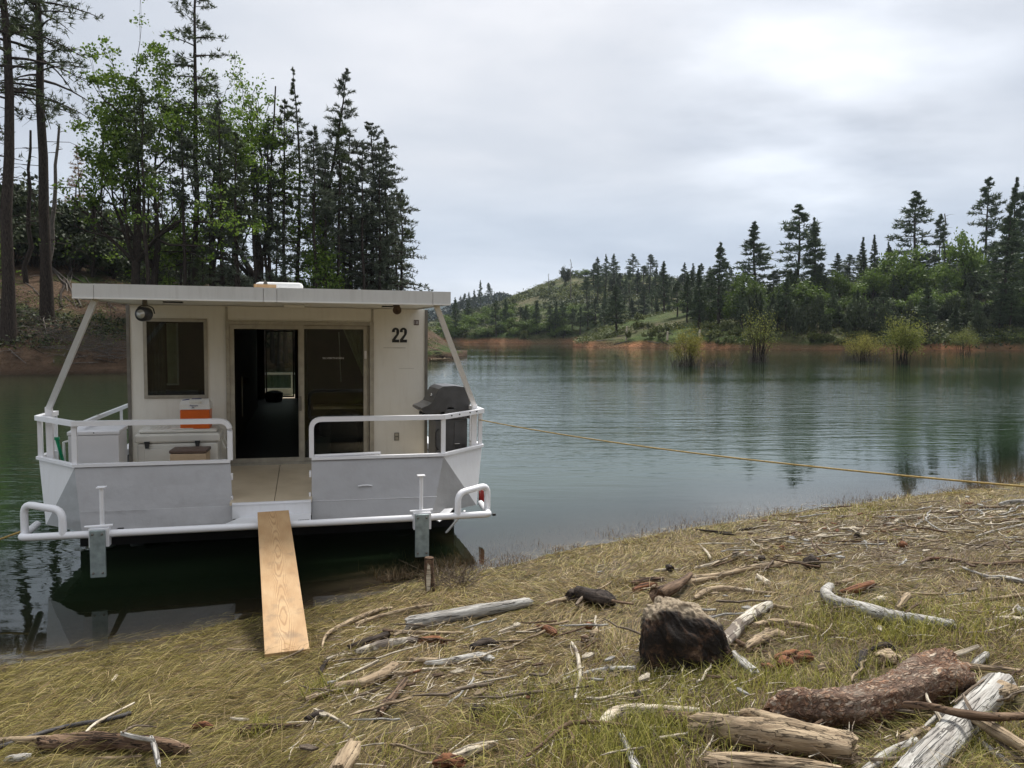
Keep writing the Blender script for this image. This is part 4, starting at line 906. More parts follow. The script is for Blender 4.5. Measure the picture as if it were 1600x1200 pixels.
def tufts_tri(P, D, n, ln, w, r, spread=.9):
    """n thin needle blades per tuft at P pointing about D"""
    k = len(P); P = np.repeat(P, n, 0); D = np.repeat(D, n, 0); R = r.normal(size=(k * n, 3)) * spread; d = D + R; d /= np.linalg.norm(d, axis=1)[:, None]
    L = (ln * r.uniform(.6, 1.15, k * n))[:, None]; s = np.cross(d, r.normal(size=(k * n, 3))); s /= np.linalg.norm(s, axis=1)[:, None] + 1e-9
    W_ = (w * r.uniform(.7, 1.3, k * n))[:, None]; st = P + r.normal(size=(k * n, 3)) * (ln[:, None] if hasattr(ln, 'shape') else ln) * .12
    V = np.stack([st - s * W_ * .5, st + s * W_ * .5, st + d * L], 1).reshape(-1, 3)
    return V, np.arange(len(V)).reshape(-1, 3)
def leaves_quad(P, size, r, flat=.35):
    k = len(P); nrm = r.normal(size=(k, 3)); nrm[:, 2] += flat; nrm /= np.linalg.norm(nrm, axis=1)[:, None]
    a = np.cross(nrm, r.normal(size=(k, 3))); a /= np.linalg.norm(a, axis=1)[:, None] + 1e-9; b = np.cross(nrm, a)
    s = (size * r.uniform(.55, 1.25, k))[:, None]; V = np.stack([P - a * s * .5, P + b * s * .33, P + a * s * .5, P - b * s * .33], 1).reshape(-1, 3)
    return V, np.arange(len(V)).reshape(-1, 4)
def conifer_mesh(seed, h, R, base, nb, nt_, blades, tl, tw, mat, droop=.15, up=.25, shape=.8, gaps=.25, tr=.28, lean=0.0, dead=0, lat=.34, seg=8, barkm='bark_pine'):
    r = np.random.default_rng(seed); m = MB()
    kink = [(0, 0)]; n = 9
    sway = r.normal(size=(n + 1, 2)) * .012 * h; sway[0] = 0
    sway = np.cumsum(sway, 0) * .35
    def axis(z): 
        q = z / h * n; i = int(min(n - 1, max(0, q))); f = q - i; s_ = sway[i] * (1 - f) + sway[i + 1] * f; return np.array([s_[0] + lean * z, s_[1], z])
    m.tube([axis(h * i / n) for i in range(n + 1)], [tr * (1.25 if i == 0 else 1) * (1 - i / n) ** .8 + .02 for i in range(n + 1)], seg)
    TP = []; TD = []; TS = []
    for i in range(nb):
        f = (i + r.uniform(0, 1)) / nb; z = base + (h - base) * f ** .92
        if r.random() < gaps * (1 - f * .7): continue
        prof = (1 - f) ** shape * (.55 + .45 * min(1, f * 5 + .25)); L = max(.10, R * prof * r.uniform(.55, 1.2) * (1 - .5 * f ** 4)); az = r.uniform(0, 2 * math.pi)
        d = np.array([math.cos(az), math.sin(az), up * (0.4 + f * 1.2) + r.uniform(-.12, .12)]); p0 = axis(z); pts = []
        for k in range(5):
            q = k / 4; p = p0 + d * L * q; p[2] -= droop * L * q * q * (1.3 - f); pts.append(p)
        m.tube(pts, [max(.012, .022 * L * (1 - q / 5)) for q in range(5)], 4, False)
        side = np.array([-d[1], d[0], 0])
        for k in range(nt_):
            s_ = .25 + .75 * (k + r.uniform(0, 1)) / nt_; q = s_ * 4; j = min(3, int(q)); c = pts[j] * (1 - q + j) + pts[j + 1] * (q - j)
            o = r.uniform(-1, 1) * lat * L * (1.25 - s_ * .8); c = c + side * o + np.array([0, 0, r.uniform(-.08, .15) * L * .4]); dd = d * .6 + side * np.sign(o) * .5 + np.array([0, 0, .35])
            TP.append(c); TD.append(dd / np.linalg.norm(dd)); TS.append(min(1.0, .38 + .62 * L / (R * .45)))
    for i in range(dead):
        z = base * r.uniform(.35, 1.0); az = r.uniform(0, 6.28); L = r.uniform(.6, 1.0) * R * .7; p0 = axis(z); d = np.array([math.cos(az), math.sin(az), r.uniform(-.25, .15)])
        m.tube([p0, p0 + d * L * .5 + np.array([0, 0, .05 * L]), p0 + d * L + np.array([0, 0, -.12 * L])], [.03, .02, .008], 4, False)
    top = axis(h); TP.append(top); TD.append(np.array([0, 0, 1.])); TS.append(.5)
    V, F = tufts_tri(np.array(TP), np.array(TD), blades, tl * np.repeat(np.array(TS), blades), tw, r)
    tm = m.mesh('pine_trunk'); tm.materials.append(MAT[barkm]); cm = np_mesh('pine_crown', V, F); cm.materials.append(MAT[mat]); return tm, cm
def oak_mesh(seed, h, R, fork, nlimb, leaf, nleaf, mat, spread=.9, tr=.22, lean=0.0, clump=.55, depth=3, kids=4, multi=1):
    r = np.random.default_rng(seed); m = MB(); tips = []
    def grow(p, d, L, rad, lev):
        n = 4; pts = [p]; dd = d.copy()
        for k in range(n):
            dd = dd + r.normal(size=3) * .18 + np.array([0, 0, .08]); dd /= np.linalg.norm(dd); pts.append(pts[-1] + dd * L / n)
        rr = [rad * (1 - .45 * k / n) for k in range(n + 1)]; m.tube(pts, rr, 6 if lev < 2 else 4, False)
        if lev >= depth: tips.append(pts[-1]); tips.append(pts[2]); return
        kc = kids + (1 if r.random() < .4 else 0)
        for i in range(kc):
            k = n if i == 0 else r.integers(2, n + 1); a = r.normal(size=3); a -= dd * a.dot(dd); a /= np.linalg.norm(a)
            nd_ = dd * (.95 if i == 0 else .55) + a * r.uniform(.45, .95) * (0.5 if i == 0 else 1); nd_ /= np.linalg.norm(nd_)
            grow(pts[k], nd_, L * r.uniform(.55, .82), rr[k] * .66, lev + 1)
    for q in range(multi):
        x0 = np.array([0., 0, -.3]) + (np.array([r.uniform(-.5, .5), r.uniform(-.4, .4), 0]) if q else 0)
        d = np.array([lean + r.normal() * .05 * multi, r.normal() * .04, 1.]); p = x0; pts = [p]
        for k in range(5): d = d + np.array([r.normal() * .05, r.normal() * .05, 0]); p = p + d / np.linalg.norm(d) * (fork + .3) / 5; pts.append(p)
        m.tube(pts, [tr * (1.35, 1.05, 1, .95, .9, .85)[k] for k in range(6)], 8, False)
        for i in range(nlimb):
            az = 2 * math.pi * (i + r.uniform(0, .6)) / nlimb; k = r.integers(3, 6); v = np.array([math.cos(az) * spread, math.sin(az) * spread, r.uniform(.6, 1.2)]) if i else np.array([r.normal() * .12, r.normal() * .12, 1.])
            grow(pts[k] if i else pts[5], v / np.linalg.norm(v), (h - fork) * (.42 * r.uniform(.8, 1.1) if i else .5), tr * (.5 if i else .8), 1)
    T = np.array(tips); 
    z1 = T[:, 2].max(); s = (h - fork * .8) / (z1 - fork * .8) if z1 > fork else 1; rad = np.percentile(np.hypot(T[:, 0], T[:, 1]), 94); sx = R / rad
    def warp(V):
        V = np.array(V, float); f = np.clip((V[:, 2] - fork * .8) / max(.1, h - fork), 0, 1); V = V.copy(); up_ = V[:, 2] > fork * .8
        V[up_, 2] = fork * .8 + (V[up_, 2] - fork * .8) * s; k = 1 + (sx - 1) * np.clip(f * 3, 0, 1); V[:, 0] *= k; V[:, 1] *= k; return V
    m.v = [tuple(p) for p in warp(m.v)]; T = warp(T)
    cnt = r.poisson(nleaf * r.gamma(1.6, 1 / 1.6, len(T))); P = np.repeat(T, cnt, 0) + r.normal(size=(cnt.sum(), 3)) * clump * np.array([1, 1, .6])
    V, F = leaves_quad(P, leaf, r); tm = m.mesh('oak_trunk'); tm.materials.append(MAT['bark']); cm = np_mesh('oak_crown', V, F); cm.materials.append(MAT[mat]); return tm, cm
def bush_mesh(seed, h, R, n, leaf, mat, stems=9, twig=True, wide=1.0, low=.15, barkm='bark', fine=False):
    r = np.random.default_rng(seed); m = MB(); P = []
    for i in range(stems):
        az = r.uniform(0, 6.28); rr = R * math.sqrt(r.uniform(.02, 1)) * .9; zt = h * r.uniform(.55, 1.0) * (1 - .45 * (rr / R) ** 2); tip = np.array([math.cos(az) * rr, math.sin(az) * rr, zt]); mid = tip * np.array([.45, .45, .5]) + r.normal(size=3) * .05 * h
        m.tube([np.array([math.cos(az) * rr * .45 * (not low < .2), math.sin(az) * rr * .45 * (not low < .2), -.4]) + r.normal(size=3) * .05 * R, mid, tip], [.010 * h, .006 * h, .002 * h], 4, False)
        for k in range(5):
            q = r.uniform(.35, 1); c = mid * (1 - q) + tip * q; e = c + r.normal(size=3) * np.array([.22, .22, .25]) * h * .5 + np.array([0, 0, .1 * h]); m.tube([c, e], [.0035 * h, .0015 * h], 3, False)
            nn = max(3, int(n / stems / 5)); qq = r.uniform(.1, 1.1, nn)[:, None]; P.append(c * (1 - qq) + e * qq + r.normal(size=(nn, 3)) * .075 * h)
    P = np.concatenate(P); P[:, 2] = np.abs(P[:, 2]); P = P[P[:, 2] > low * h * r.uniform(.3, 1, len(P))]
    V, F = leaves_quad(P, leaf, r); tm = m.mesh('bush_stems'); tm.materials.append(MAT[barkm]); cm = np_mesh('bush_leaves', V, F); cm.materials.append(MAT[mat]); return tm, cm
def snag_mesh(seed, h, tr, limbs, L, mat='bark_dead', lean=0.0, broken=True):
    r = np.random.default_rng(seed); m = MB(); n = 8; P = [np.array([lean * h * i / n + r.normal() * .01 * h * (i > 0), r.normal() * .01 * h * (i > 0), h * i / n - (.4 if i == 0 else 0)]) for i in range(n + 1)]
    m.tube(P, [tr * (1 - .62 * i / n) if broken else tr * (1 - i / n) + .01 for i in range(n + 1)], 7)
    for i in range(limbs):
        q = r.uniform(.35, .97); j = int(q * n); p = P[j] * (1 - q * n + j) + P[min(n, j + 1)] * (q * n - j); az = r.uniform(0, 6.28); l = L * r.uniform(.4, 1) * (1.2 - q * .5); d = np.array([math.cos(az), math.sin(az), r.uniform(-.3, .4)])
        m.tube([p, p + d * l * .5 + np.array([0, 0, .06 * l]), p + d * l + np.array([0, 0, r.uniform(-.3, .1) * l])], [tr * .16, tr * .10, .008], 4, False)
    me = m.mesh('dead_trunk'); me.materials.append(MAT[mat]); return me
def plant(name, meshes, loc, s=1.0, rz=0.0, label=None, cat='tree', group=None, names=('trunk', 'crown'), sxy=None, tilt=0.0):
    t = empty(name, loc, label, cat, group); t.rotation_euler = (0, tilt, rz) if tilt == 0 else Euler((0, tilt, 0)); t.scale = ((sxy or s), (sxy or s), s)
    for me, nm in zip(meshes, names): link(nm, me, None, t)
    return t

# --- left bank: the trees that can be told apart
def stand(px, Y): return LEFT.at(px, Y) - Vector((0, 0, .25))
def hgt(px_row, Y, z0): return H + (HOR - px_row) / FPX * Y - z0
def base_at(px, row, Ymin=56): return LEFT.hit(px, row)
def left_conifer(px, row_top, Y, R, seed, label, base=.35, mat='needle', nb=95, nt_=9, blades=8, tl=.42, tw=.07, group=None, **k):
    p = stand(px, Y); h = hgt(row_top, Y, p.z); tm = conifer_mesh(seed, h, R, base * h, nb, nt_, blades, tl, tw, mat, **k)
    return plant('pine_tree', tm, p, label=label, cat='pine tree', group=group)
left_conifer(14, -330, 57, 5.2, 101, 'very tall dark pine at the far left edge, trunk thick and bare near the ground', .42, nb=110, nt_=12, blades=10, tr=.44, dead=8, tl=.5, tw=.09, droop=.3)
left_conifer(76, -260, 62, 6.3, 102, 'tall straight pine with a thick bare trunk and drooping limbs, second from the left edge', .42, nb=125, nt_=12, blades=10, tr=.44, dead=12, tl=.5, tw=.075, droop=.22, gaps=.2, lat=.4)
left_conifer(-70, -200, 60, 5.5, 103, 'tall pine reaching into the picture from beyond its left edge', .25, nb=110, nt_=11, blades=10, tr=.42, tl=.5, tw=.09)
left_conifer(310, -110, 66, 3.6, 104, 'tall slender pine rising out of the picture between the two leafy oaks', .50, nb=85, nt_=9, blades=9, tr=.27, dead=14, gaps=.2, tw=.08)
left_conifer(463, 118, 68, 2.6, 105, 'thin pine with a straight trunk just right of the rounded oak', .30, nb=80, nt_=7, blades=8, tr=.20, gaps=.3, tw=.075)
left_conifer(477, 121, 70, 2.8, 106, 'tall lean grey pine with a narrow ragged top, highest of the right-hand pines', .42, 'needle_grey', nb=100, nt_=8, blades=8, tr=.24, lean=.16, gaps=.15, tw=.075, shape=.5)
left_conifer(552, 215, 72, 3.3, 107, 'dark pine with a dense crown left of the two blunt pines', .36, 'needle_grey', nb=95, nt_=9, blades=9, tr=.22, shape=.36, tl=.36, tw=.09)
left_conifer(581, 198, 73, 3.8, 108, 'dense blunt-topped pine, second from the right end of the left-bank trees', .30, 'needle_grey', nb=125, nt_=10, blades=9, tr=.24, shape=.32, gaps=.25, tl=.36, tw=.09)
left_conifer(606, 222, 74, 4.3, 109, 'pine at the right end of the left-bank trees, its branches reaching down behind the roof', .10, 'needle_grey', nb=135, nt_=10, blades=9, tr=.20, shape=.42, gaps=.22, tl=.36, tw=.09, droop=.3)
left_conifer(536, 262, 76, 3.2, 110, 'dark pine half hidden behind the lean grey pine', .34, 'needle_grey', nb=85, nt_=9, blades=8, tr=.20, tl=.36, tw=.09)
left_conifer(132, 232, 108, 3.0, 111, 'small rust-coloured dying pine on the skyline between the tall pines and the oak', .15, 'dying', nb=80, nt_=8, blades=6, tr=.16, gaps=.1, tl=.4, tw=.09, shape=.5)
def left_oak(px, row_top, Y, R, seed, label, fork, **k):
    p = stand(px, Y); h = hgt(row_top, Y, p.z); tm = oak_mesh(seed, h, R, fork * h, **k); return plant('oak_tree', tm, p, label=label, cat='oak tree')
left_oak(214, 12, 61, 3.7, 201, 'tall bright green oak with twin dark trunks behind the left end of the roof', .40, nlimb=6, leaf=.27, nleaf=36, mat='oak', tr=.34, clump=.34, spread=.5)
left_oak(240, 60, 62, 3.2, 202, 'bright green oak close beside the tall twin-trunked oak', .40, nlimb=5, leaf=.27, nleaf=36, mat='oak', tr=.28, clump=.34, spread=.6, lean=.03)
left_oak(330, 80, 66, 4.0, 203, 'wide green oak crown in front of the tall slender pine', .44, nlimb=5, leaf=.27, nleaf=34, mat='oak', tr=.24, clump=.36, spread=.7)
left_oak(386, 112, 66, 4.3, 204, 'rounded green oak with a thick black trunk above the middle of the roof', .42, nlimb=7, leaf=.27, nleaf=40, mat='oak', tr=.42, clump=.36, spread=.7, lean=.02)
left_oak(500, 285, 67, 2.4, 205, 'small bright green oak sprouting low among the dark pine trunks', .5, nlimb=4, leaf=.28, nleaf=20, mat='oak', tr=.11, clump=.4)
left_oak(-22, 340, 62, 1.5, 206, 'small leafy oak mostly cut off by the left edge', .3, nlimb=4, leaf=.25, nleaf=20, mat='oak', tr=.10, clump=.35)
left_oak(262, 330, 68, 2.3, 207, 'low leafy oak under the twin-trunked oak', .35, nlimb=4, leaf=.28, nleaf=18, mat='oak_far', tr=.09, clump=.4)
# bare snags
for px, top, Y, tr, lean, L, seed, lab, mt in ((79, 203, 72, .26, .11, 1.6, 1, 'broken pale dead trunk leaning right beside the second tall pine', 'bark_dead'), (46, 210, 70, .24, .06, 1.5, 2, 'dark dead trunk between the two tall pines at the left', 'bark'),
        (147, 172, 76, .17, .13, 1.0, 3, 'thin dead pole leaning right next to the rust-coloured pine', 'bark'), (27, 222, 74, .10, 0, 2.0, 4, 'thin bare dead tree right of the leftmost pine', 'bark'),
        (409, 145, 66, .15, .075, .4, 5, 'thin black leaning pole trunk in the sky gap right of the rounded oak', 'bark'), (275, 190, 70, .08, 0, 1.4, 6, 'thin bare pole trunk right of the twin-trunked oak', 'bark'),
        (62, 300, 76, .08, 0, 1.0, 7, 'short thin dead pole behind the second tall pine', 'bark')):
    p = stand(px, Y); me = snag_mesh(seed, hgt(top, Y, p.z), tr, 16, L, mt, lean); o = link('dead_tree', me); o.location = p; tag(o, lab, 'dead tree')
# slim understory pines: shared meshes, one thing each
YP = [conifer_mesh(300 + i, 10, (1.5, 1.1, 1.7, 1.3)[i], (2.6, 4.6, 3.4, 4.0)[i], (50, 38, 46, 40)[i], 6, 8, .36, .08, 'needle' if i % 2 else 'needle_grey', tr=.10, shape=.6, gaps=.2) for i in range(4)]
yp = [(240, 262, 66), (345, 255, 70), (352, 300, 64), (366, 292, 74), (332, 330, 67), (418, 300, 72), (434, 345, 66), (448, 260, 76), (492, 305, 74), (508, 250, 78), (520, 300, 72), (560, 290, 78), (572, 330, 72), (596, 280, 79), (618, 300, 79), (626, 350, 80), (285, 300, 72), (298, 352, 68), (228, 340, 72), (545, 350, 76), (400, 372, 76), (470, 330, 78), (590, 360, 76), (612, 372, 74), (258, 290, 76), (322, 372, 62), (375, 350, 62)]
for i, (px, top, Y) in enumerate(yp):
    p = stand(px, Y); s = max(.25, hgt(top, Y, p.z) / 10)
    plant('young_pine', YP[i % 4], p, s, i * 1.7, 'slim young pine among the trunks of the left-bank wood', 'pine tree', 'slim young pines in the left-bank wood', sxy=min(1.5, s * 1.05))
SP_ = [conifer_mesh(350 + i, 14, 1.5, (8.0, 9.0, 6.5)[i], 44, 6, 8, .36, .08, 'needle_grey' if i else 'needle', tr=.13, shape=.5, gaps=.2, dead=8) for i in range(3)]
for i, (px, top, Y) in enumerate([(232, 150, 59), (292, 205, 62), (350, 165, 63), (371, 215, 62), (398, 245, 65), (426, 190, 66), (446, 165, 67), (491, 205, 66), (514, 235, 68), (531, 185, 69), (566, 235, 70), (598, 245, 72), (628, 300, 76)]):
    p = stand(px, Y); s = hgt(top, Y, p.z) / 14; plant('slender_pine', SP_[i % 3], p, s, i * 2.3, 'slender bare-trunked pine with a small high crown in the left-bank wood', 'pine tree', 'slender bare-trunked pines in the left-bank wood', sxy=min(1.3, s * 1.1))
# dark brush thickets and young firs on the slope at the left
FR = [conifer_mesh(320 + i, 5, 1.5, .2, 70, 7, 9, .34, .11, 'brush', tr=.06, shape=.5, gaps=.05) for i in range(3)]
BU = [bush_mesh(330 + i, 3.0, 2.0, 2600, .26, 'brush', 14) for i in range(3)]
rr = np.random.default_rng(5); k = 0
for px, row, top in [(-60, 400, 240), (-25, 390, 262), (8, 384, 285), (34, 388, 290), (55, 392, 298), (96, 398, 300), (112, 408, 322), (130, 404, 318), (150, 398, 315), (166, 404, 330), (182, 408, 325), (200, 418, 345), (222, 426, 360), (242, 430, 352), (262, 434, 372), (284, 436, 380), (300, 440, 365), (322, 440, 404), (344, 444, 412), (366, 444, 414), (120, 425, 352), (90, 420, 340), (60, 418, 330), (28, 415, 330), (-10, 420, 330), (150, 430, 365), (180, 436, 372), (212, 440, 388), (392, 446, 428), (440, 450, 424), (470, 452, 428), (500, 455, 426), (530, 458, 430), (560, 460, 434), (590, 462, 430), (250, 446, 410), (310, 450, 420)]:
    p = LEFT.hit(px, row); hh = hgt(top, p.y, p.z); p.z -= .2
    if k % 3: plant('brush_thicket', BU[k % 3], p, hh / 3.0 * 1.02, k * 1.3, 'dark green brush thicket on the left-bank slope', 'bush', 'dark brush thickets on the left-bank slope', ('stems', 'leaves'), sxy=max(.8, hh / 3.2))
    else: plant('young_fir', FR[k % 3], p, hh / 5, k * 1.3, 'young dark fir among the brush on the left-bank slope', 'fir tree', 'young firs on the left-bank slope', sxy=max(.7, hh / 4.6))
    k += 1

# --- right hill and the hill behind: crowns in view one by one
FC = [conifer_mesh(400 + i, 20, (3.6, 3.0, 4.2, 2.6, 3.4)[i], (3.5, 6, 6, 2, 8)[i], (85, 76, 66, 90, 64)[i], 10, 6, .85, .20, 'needle_far', tr=.26, shape=(.75, .9, .6, .9, .5)[i], gaps=(.15, .25, .3, .1, .3)[i], seg=6, up=.3) for i in range(5)]
FB = [oak_mesh(420 + i, 9, (4.2, 3.6, 4.8)[i], 2.0, nlimb=5, leaf=.62, nleaf=20, mat='oak_far', tr=.22, clump=.7, kids=3) for i in range(3)]
DB = [bush_mesh(430 + i, 4.5, 3.2, 2000, .55, 'brush', 12) for i in range(2)]
SB = [bush_mesh(435 + i, 2.2, 2.0, 900, .38, 'scrub', 9) for i in range(2)]
def hgt2(row, p): return H + (HOR - row) / FPX * p.y - p.z
seq = [0]
def tree_on(land, px, row_base, row_top, kind, label, cat, group=None, width=None):
    p = land.hit(px, row_base, 400); h = max(1.5, hgt2(row_top, p)); p.z -= .3; seq[0] += 1; j = seq[0]
    lib, h0, nm, R0 = {'c': (FC, 20, 'conifer', 3.4), 'b': (FB, 9, 'broadleaf_tree', 4.2), 'd': (DB, 4.5, 'dark_bush', 3.2), 's': (SB, 2.2, 'scrub_bush', 2.0)}[kind[0]]
    v = int(kind[1]) if len(kind) > 1 else j % len(lib); s = h / h0
    sx = s if width is None else width * (1.22 if kind[0] == 'c' else 1.0) / FPX * p.y / 2 / R0
    return plant(nm, lib[v], p, s, j * 2.1, label, cat, group, ('trunk', 'crown') if kind[0] in 'cb' else ('stems', 'leaves'), sxy=sx)
# told apart by their tops against the sky
for px, rb, rt, kind, w, lab in (
        (1091, 512, 414, 'c3', 34, 'small very dark conifer standing at the left end of the right shore'), (1122, 508, 379, 'c0', 46, 'pointed conifer just right of the small dark one near the shore'),
        (1176, 476, 347, 'c0', 60, 'broad pointed conifer left of the tallest pair on the right shore'), (1241, 478, 322, 'c2', 64, 'tall open-branched conifer near the middle of the right shore'),
        (1271, 474, 342, 'c1', 44, 'narrower conifer touching the right side of the tall open-branched one'), (1430, 452, 300, 'c2', 62, 'tall layered conifer left of the bare snag on the right skyline'),
        (1463, 450, 336, 'c4', 30, 'thin conifer close beside the bare snag'), (1533, 448, 279, 'c2', 50, 'tallest thin conifer on the right skyline, left of the closely set pair'),
        (1574, 452, 282, 'c1', 50, 'tall conifer second from the right edge on the skyline'), (1596, 448, 290, 'c4', 46, 'tall conifer cut by the right edge of the picture'),
        (1568, 508, 330, 'c0', 72, 'big dark conifer with a long bare lower trunk near the right edge'), (1342, 440, 371, 'c3', 26, 'short dark conifer top in the dip of the right skyline'),
        (1362, 440, 367, 'c3', 24, 'slim conifer top second in the dip of the right skyline'), (1384, 438, 378, 'c3', 22, 'lowest conifer top in the dip of the right skyline'),
        (1036, 468, 408, 'c0', 30, 'conifer standing at the right end of the far-hill trees'), (1227, 520, 430, 'c1', 36, 'conifer with a bare lower trunk standing close to the red bank'),
        (1448, 530, 440, 'c1', 40, 'dark slim conifer low on the slope behind the round green willow'), (962, 520, 446, 'c0', 40, 'dark conifer low at the left end of the right-hand point')):
    tree_on(PROM, px, rb, rt, kind, lab, 'conifer', None, w)
for px, rb, rt, kind, w, lab, cat in (
        (1262, 498, 440, 'b1', 74, 'bright green round oak on the right shore above the red bank', 'oak tree'), (1166, 505, 428, 'b0', 60, 'green oak with a bent trunk left of the bright round one', 'oak tree'),
        (1408, 470, 388, 'b0', 70, 'large bright green oak high in the middle of the right wood', 'oak tree'), (1505, 470, 366, 'b1', 60, 'dark green rounded oak on the skyline right of the snag', 'oak tree'),
        (1524, 476, 418, 'd0', 44, 'very dark round bush standing alone on the open slope at the right', 'bush')):
    tree_on(PROM, px, rb, rt, kind, lab, cat, None, w)
p = PROM.hit(1470, 446); o = link('dead_tree', snag_mesh(9, hgt2(336, p), .34, 22, 3.2, 'bark_dead', .0)); o.location = p; tag(o, 'tall bare grey snag on the right skyline beside the layered conifer', 'dead tree')
# the rest of the woods
rr = np.random.default_rng(11)
def bands(land, lst, kind, label, cat, group):
    for px, rb, rt, w in lst: tree_on(land, px, rb, rt, kind, label, cat, group, w)
L_ = []
for px in np.arange(1062, 1640, 15):
    q = float(np.interp(px, [1050, 1120, 1200, 1300, 1400, 1500, 1600], [432, 436, 426, 404, 388, 392, 378])); L_.append((px + rr.uniform(-6, 6), q + rr.uniform(52, 72), q + rr.uniform(-10, 18), rr.uniform(26, 40)))
for i in range(46):
    px = rr.uniform(1070, 1630); rb = rr.uniform(478, 522); L_.append((px, rb, rb - rr.uniform(34, 74), rr.uniform(18, 32)))
bands(PROM, L_, 'c', 'dark green conifer in the wood on the right shore', 'conifer', 'conifers of the wood on the right shore')
L_ = []
for px in np.arange(1075, 1640, 19):
    q = float(np.interp(px, [1050, 1120, 1200, 1300, 1400, 1500, 1600], [452, 446, 440, 425, 412, 416, 400])); L_.append((px + rr.uniform(-9, 9), q + rr.uniform(38, 62), q + rr.uniform(-6, 22), rr.uniform(34, 52)))
for px in np.arange(1290, 1640, 38):
    q = float(np.interp(px, [1290, 1400, 1500, 1600], [462, 455, 452, 455])); L_.append((px + rr.uniform(-9, 9), q + rr.uniform(38, 52), q + rr.uniform(-6, 18), rr.uniform(40, 60)))
bands(PROM, L_, 'b', 'green broadleaf tree in the wood on the right shore', 'oak tree', 'broadleaf trees of the wood on the right shore')
L_ = [(1180 + 12 * i + rr.uniform(-5, 5), 505 + rr.uniform(-8, 22), 462 + rr.uniform(-5, 32), rr.uniform(22, 34)) for i in range(36)]
bands(PROM, L_, 'd', 'dark green bush on the lower slope of the right shore', 'bush', 'dark bushes on the right-hand slope')
L_ = [(px + rr.uniform(-8, 8), rr.uniform(536, 541), rr.uniform(524, 532), rr.uniform(12, 26)) for px in list(range(1090, 1200, 16)) + list(range(1310, 1600, 13))]
bands(PROM, L_, 's', 'low scrub bush hanging over the waterline of the right shore', 'bush', 'scrub bushes along the right-hand waterline')
L_ = [(rr.uniform(960, 1610), 0, 0, 0) for i in range(58)]; L_ = [(px, rb, rb - rr.uniform(8, 18), rr.uniform(16, 30)) for px in [q[0] for q in L_] for rb in [rr.uniform(500, 535)]]
bands(PROM, L_, 's', 'olive scrub bush on the grassy slope of the right shore', 'bush', 'scrub bushes on the right-hand slope')
# hill behind
for px, rb, rt, kind, w, lab in ((933, 446, 402, 'c0', 20, 'pointed conifer on the far crest, leftmost of a row of three'), (947, 446, 398, 'c1', 18, 'slim conifer in the middle of the crest row of three'), (958, 446, 397, 'c0', 22, 'conifer at the right of the crest row of three'),
        (988, 448, 397, 'c2', 22, 'conifer with layered top on the far crest'), (1014, 448, 398, 'c4', 22, 'round-headed conifer on the far crest'), (884, 446, 416, 'd0', 20, 'small round tree beside the thin mast-like snag on the far crest')):
    tree_on(FARH, px, rb, rt, kind, lab, 'conifer' if kind[0] == 'c' else 'tree', None, w)
L_ = []
for px in np.arange(915, 1150, 9): L_.append((px + rr.uniform(-4, 4), rr.uniform(450, 480), rr.uniform(410, 436), rr.uniform(16, 26)))
for px in np.arange(930, 1120, 8): L_.append((px + rr.uniform(-4, 4), rr.uniform(480, 525), rr.uniform(440, 480), rr.uniform(18, 28)))
for px in (712, 733, 776, 790, 812, 822, 838, 858, 868, 880, 894, 906, 918): L_.append((px, rr.uniform(505, 528), rr.uniform(462, 486), rr.uniform(14, 22)))
bands(FARH, L_, 'c', 'dark conifer on the hill across the water', 'conifer', 'conifers on the hill across the water')
L_ = [(rr.uniform(690, 930), rb, rb - rr.uniform(12, 24), rr.uniform(18, 32)) for rb in rr.uniform(492, 530, 46)] + [(890, 432, 424, 18), (903, 434, 422, 18), (914, 434, 421, 18)]
bands(FARH, L_, 'b', 'green broadleaf tree on the hill across the water', 'tree', 'broadleaf trees on the hill across the water')
L_ = []
while len(L_) < 150:
    px = rr.uniform(700, 960); top = float(np.interp(px, [700, 750, 800, 870, 960], [505, 488, 470, 442, 436])); rb = rr.uniform(top + 2, 526); L_.append((px, rb, rb - rr.uniform(3.5, 8), rr.uniform(8, 16)))
bands(FARH, L_, 's', 'low olive scrub bush on the open hill across the water', 'bush', 'scrub on the hill across the water')
tree_on(FARH, 820, 532, 515, 's0', 'bright yellow-green bush at the waterline of the hill across the water', 'bush', None, 18)
p = FARH.hit(891, 470); o = link('dead_tree', snag_mesh(19, hgt2(406, p), .28, 10, 2.0, 'bark_dead')); o.location = p; tag(o, 'thin mast-like bare snag rising over the far crest', 'dead tree')
p = FARH.hit(857, 452); o = link('dead_tree', snag_mesh(20, hgt2(428, p), .25, 18, 3.0, 'bark_dead')); o.location = p; tag(o, 'small twiggy bare tree on the far crest left of the mast-like snag', 'dead tree')
# ridge further back and its pines
for px, rt, kind, w in ((751, 438, 'c1', 16), (763, 442, 'c4', 16), (741, 452, 'c0', 12), (733, 456, 'c0', 14), (727, 458, 'c4', 12), (772, 455, 'c3', 10), (780, 456, 'c3', 10), (787, 455, 'c3', 12), (795, 458, 'c3', 10), (720, 462, 'c0', 14), (712, 468, 'c0', 14)):
    p = RIDGE.at(px, 690); h = max(3, hgt2(rt, p)); seq[0] += 1
    plant('conifer', FC[int(kind[1])], p - Vector((0, 0, .5)), h / 20, seq[0], 'bluish conifer on the distant ridge beside the roof end', 'conifer', 'conifers on the distant ridge', sxy=w / FPX * 690 / 2 / 3.4)
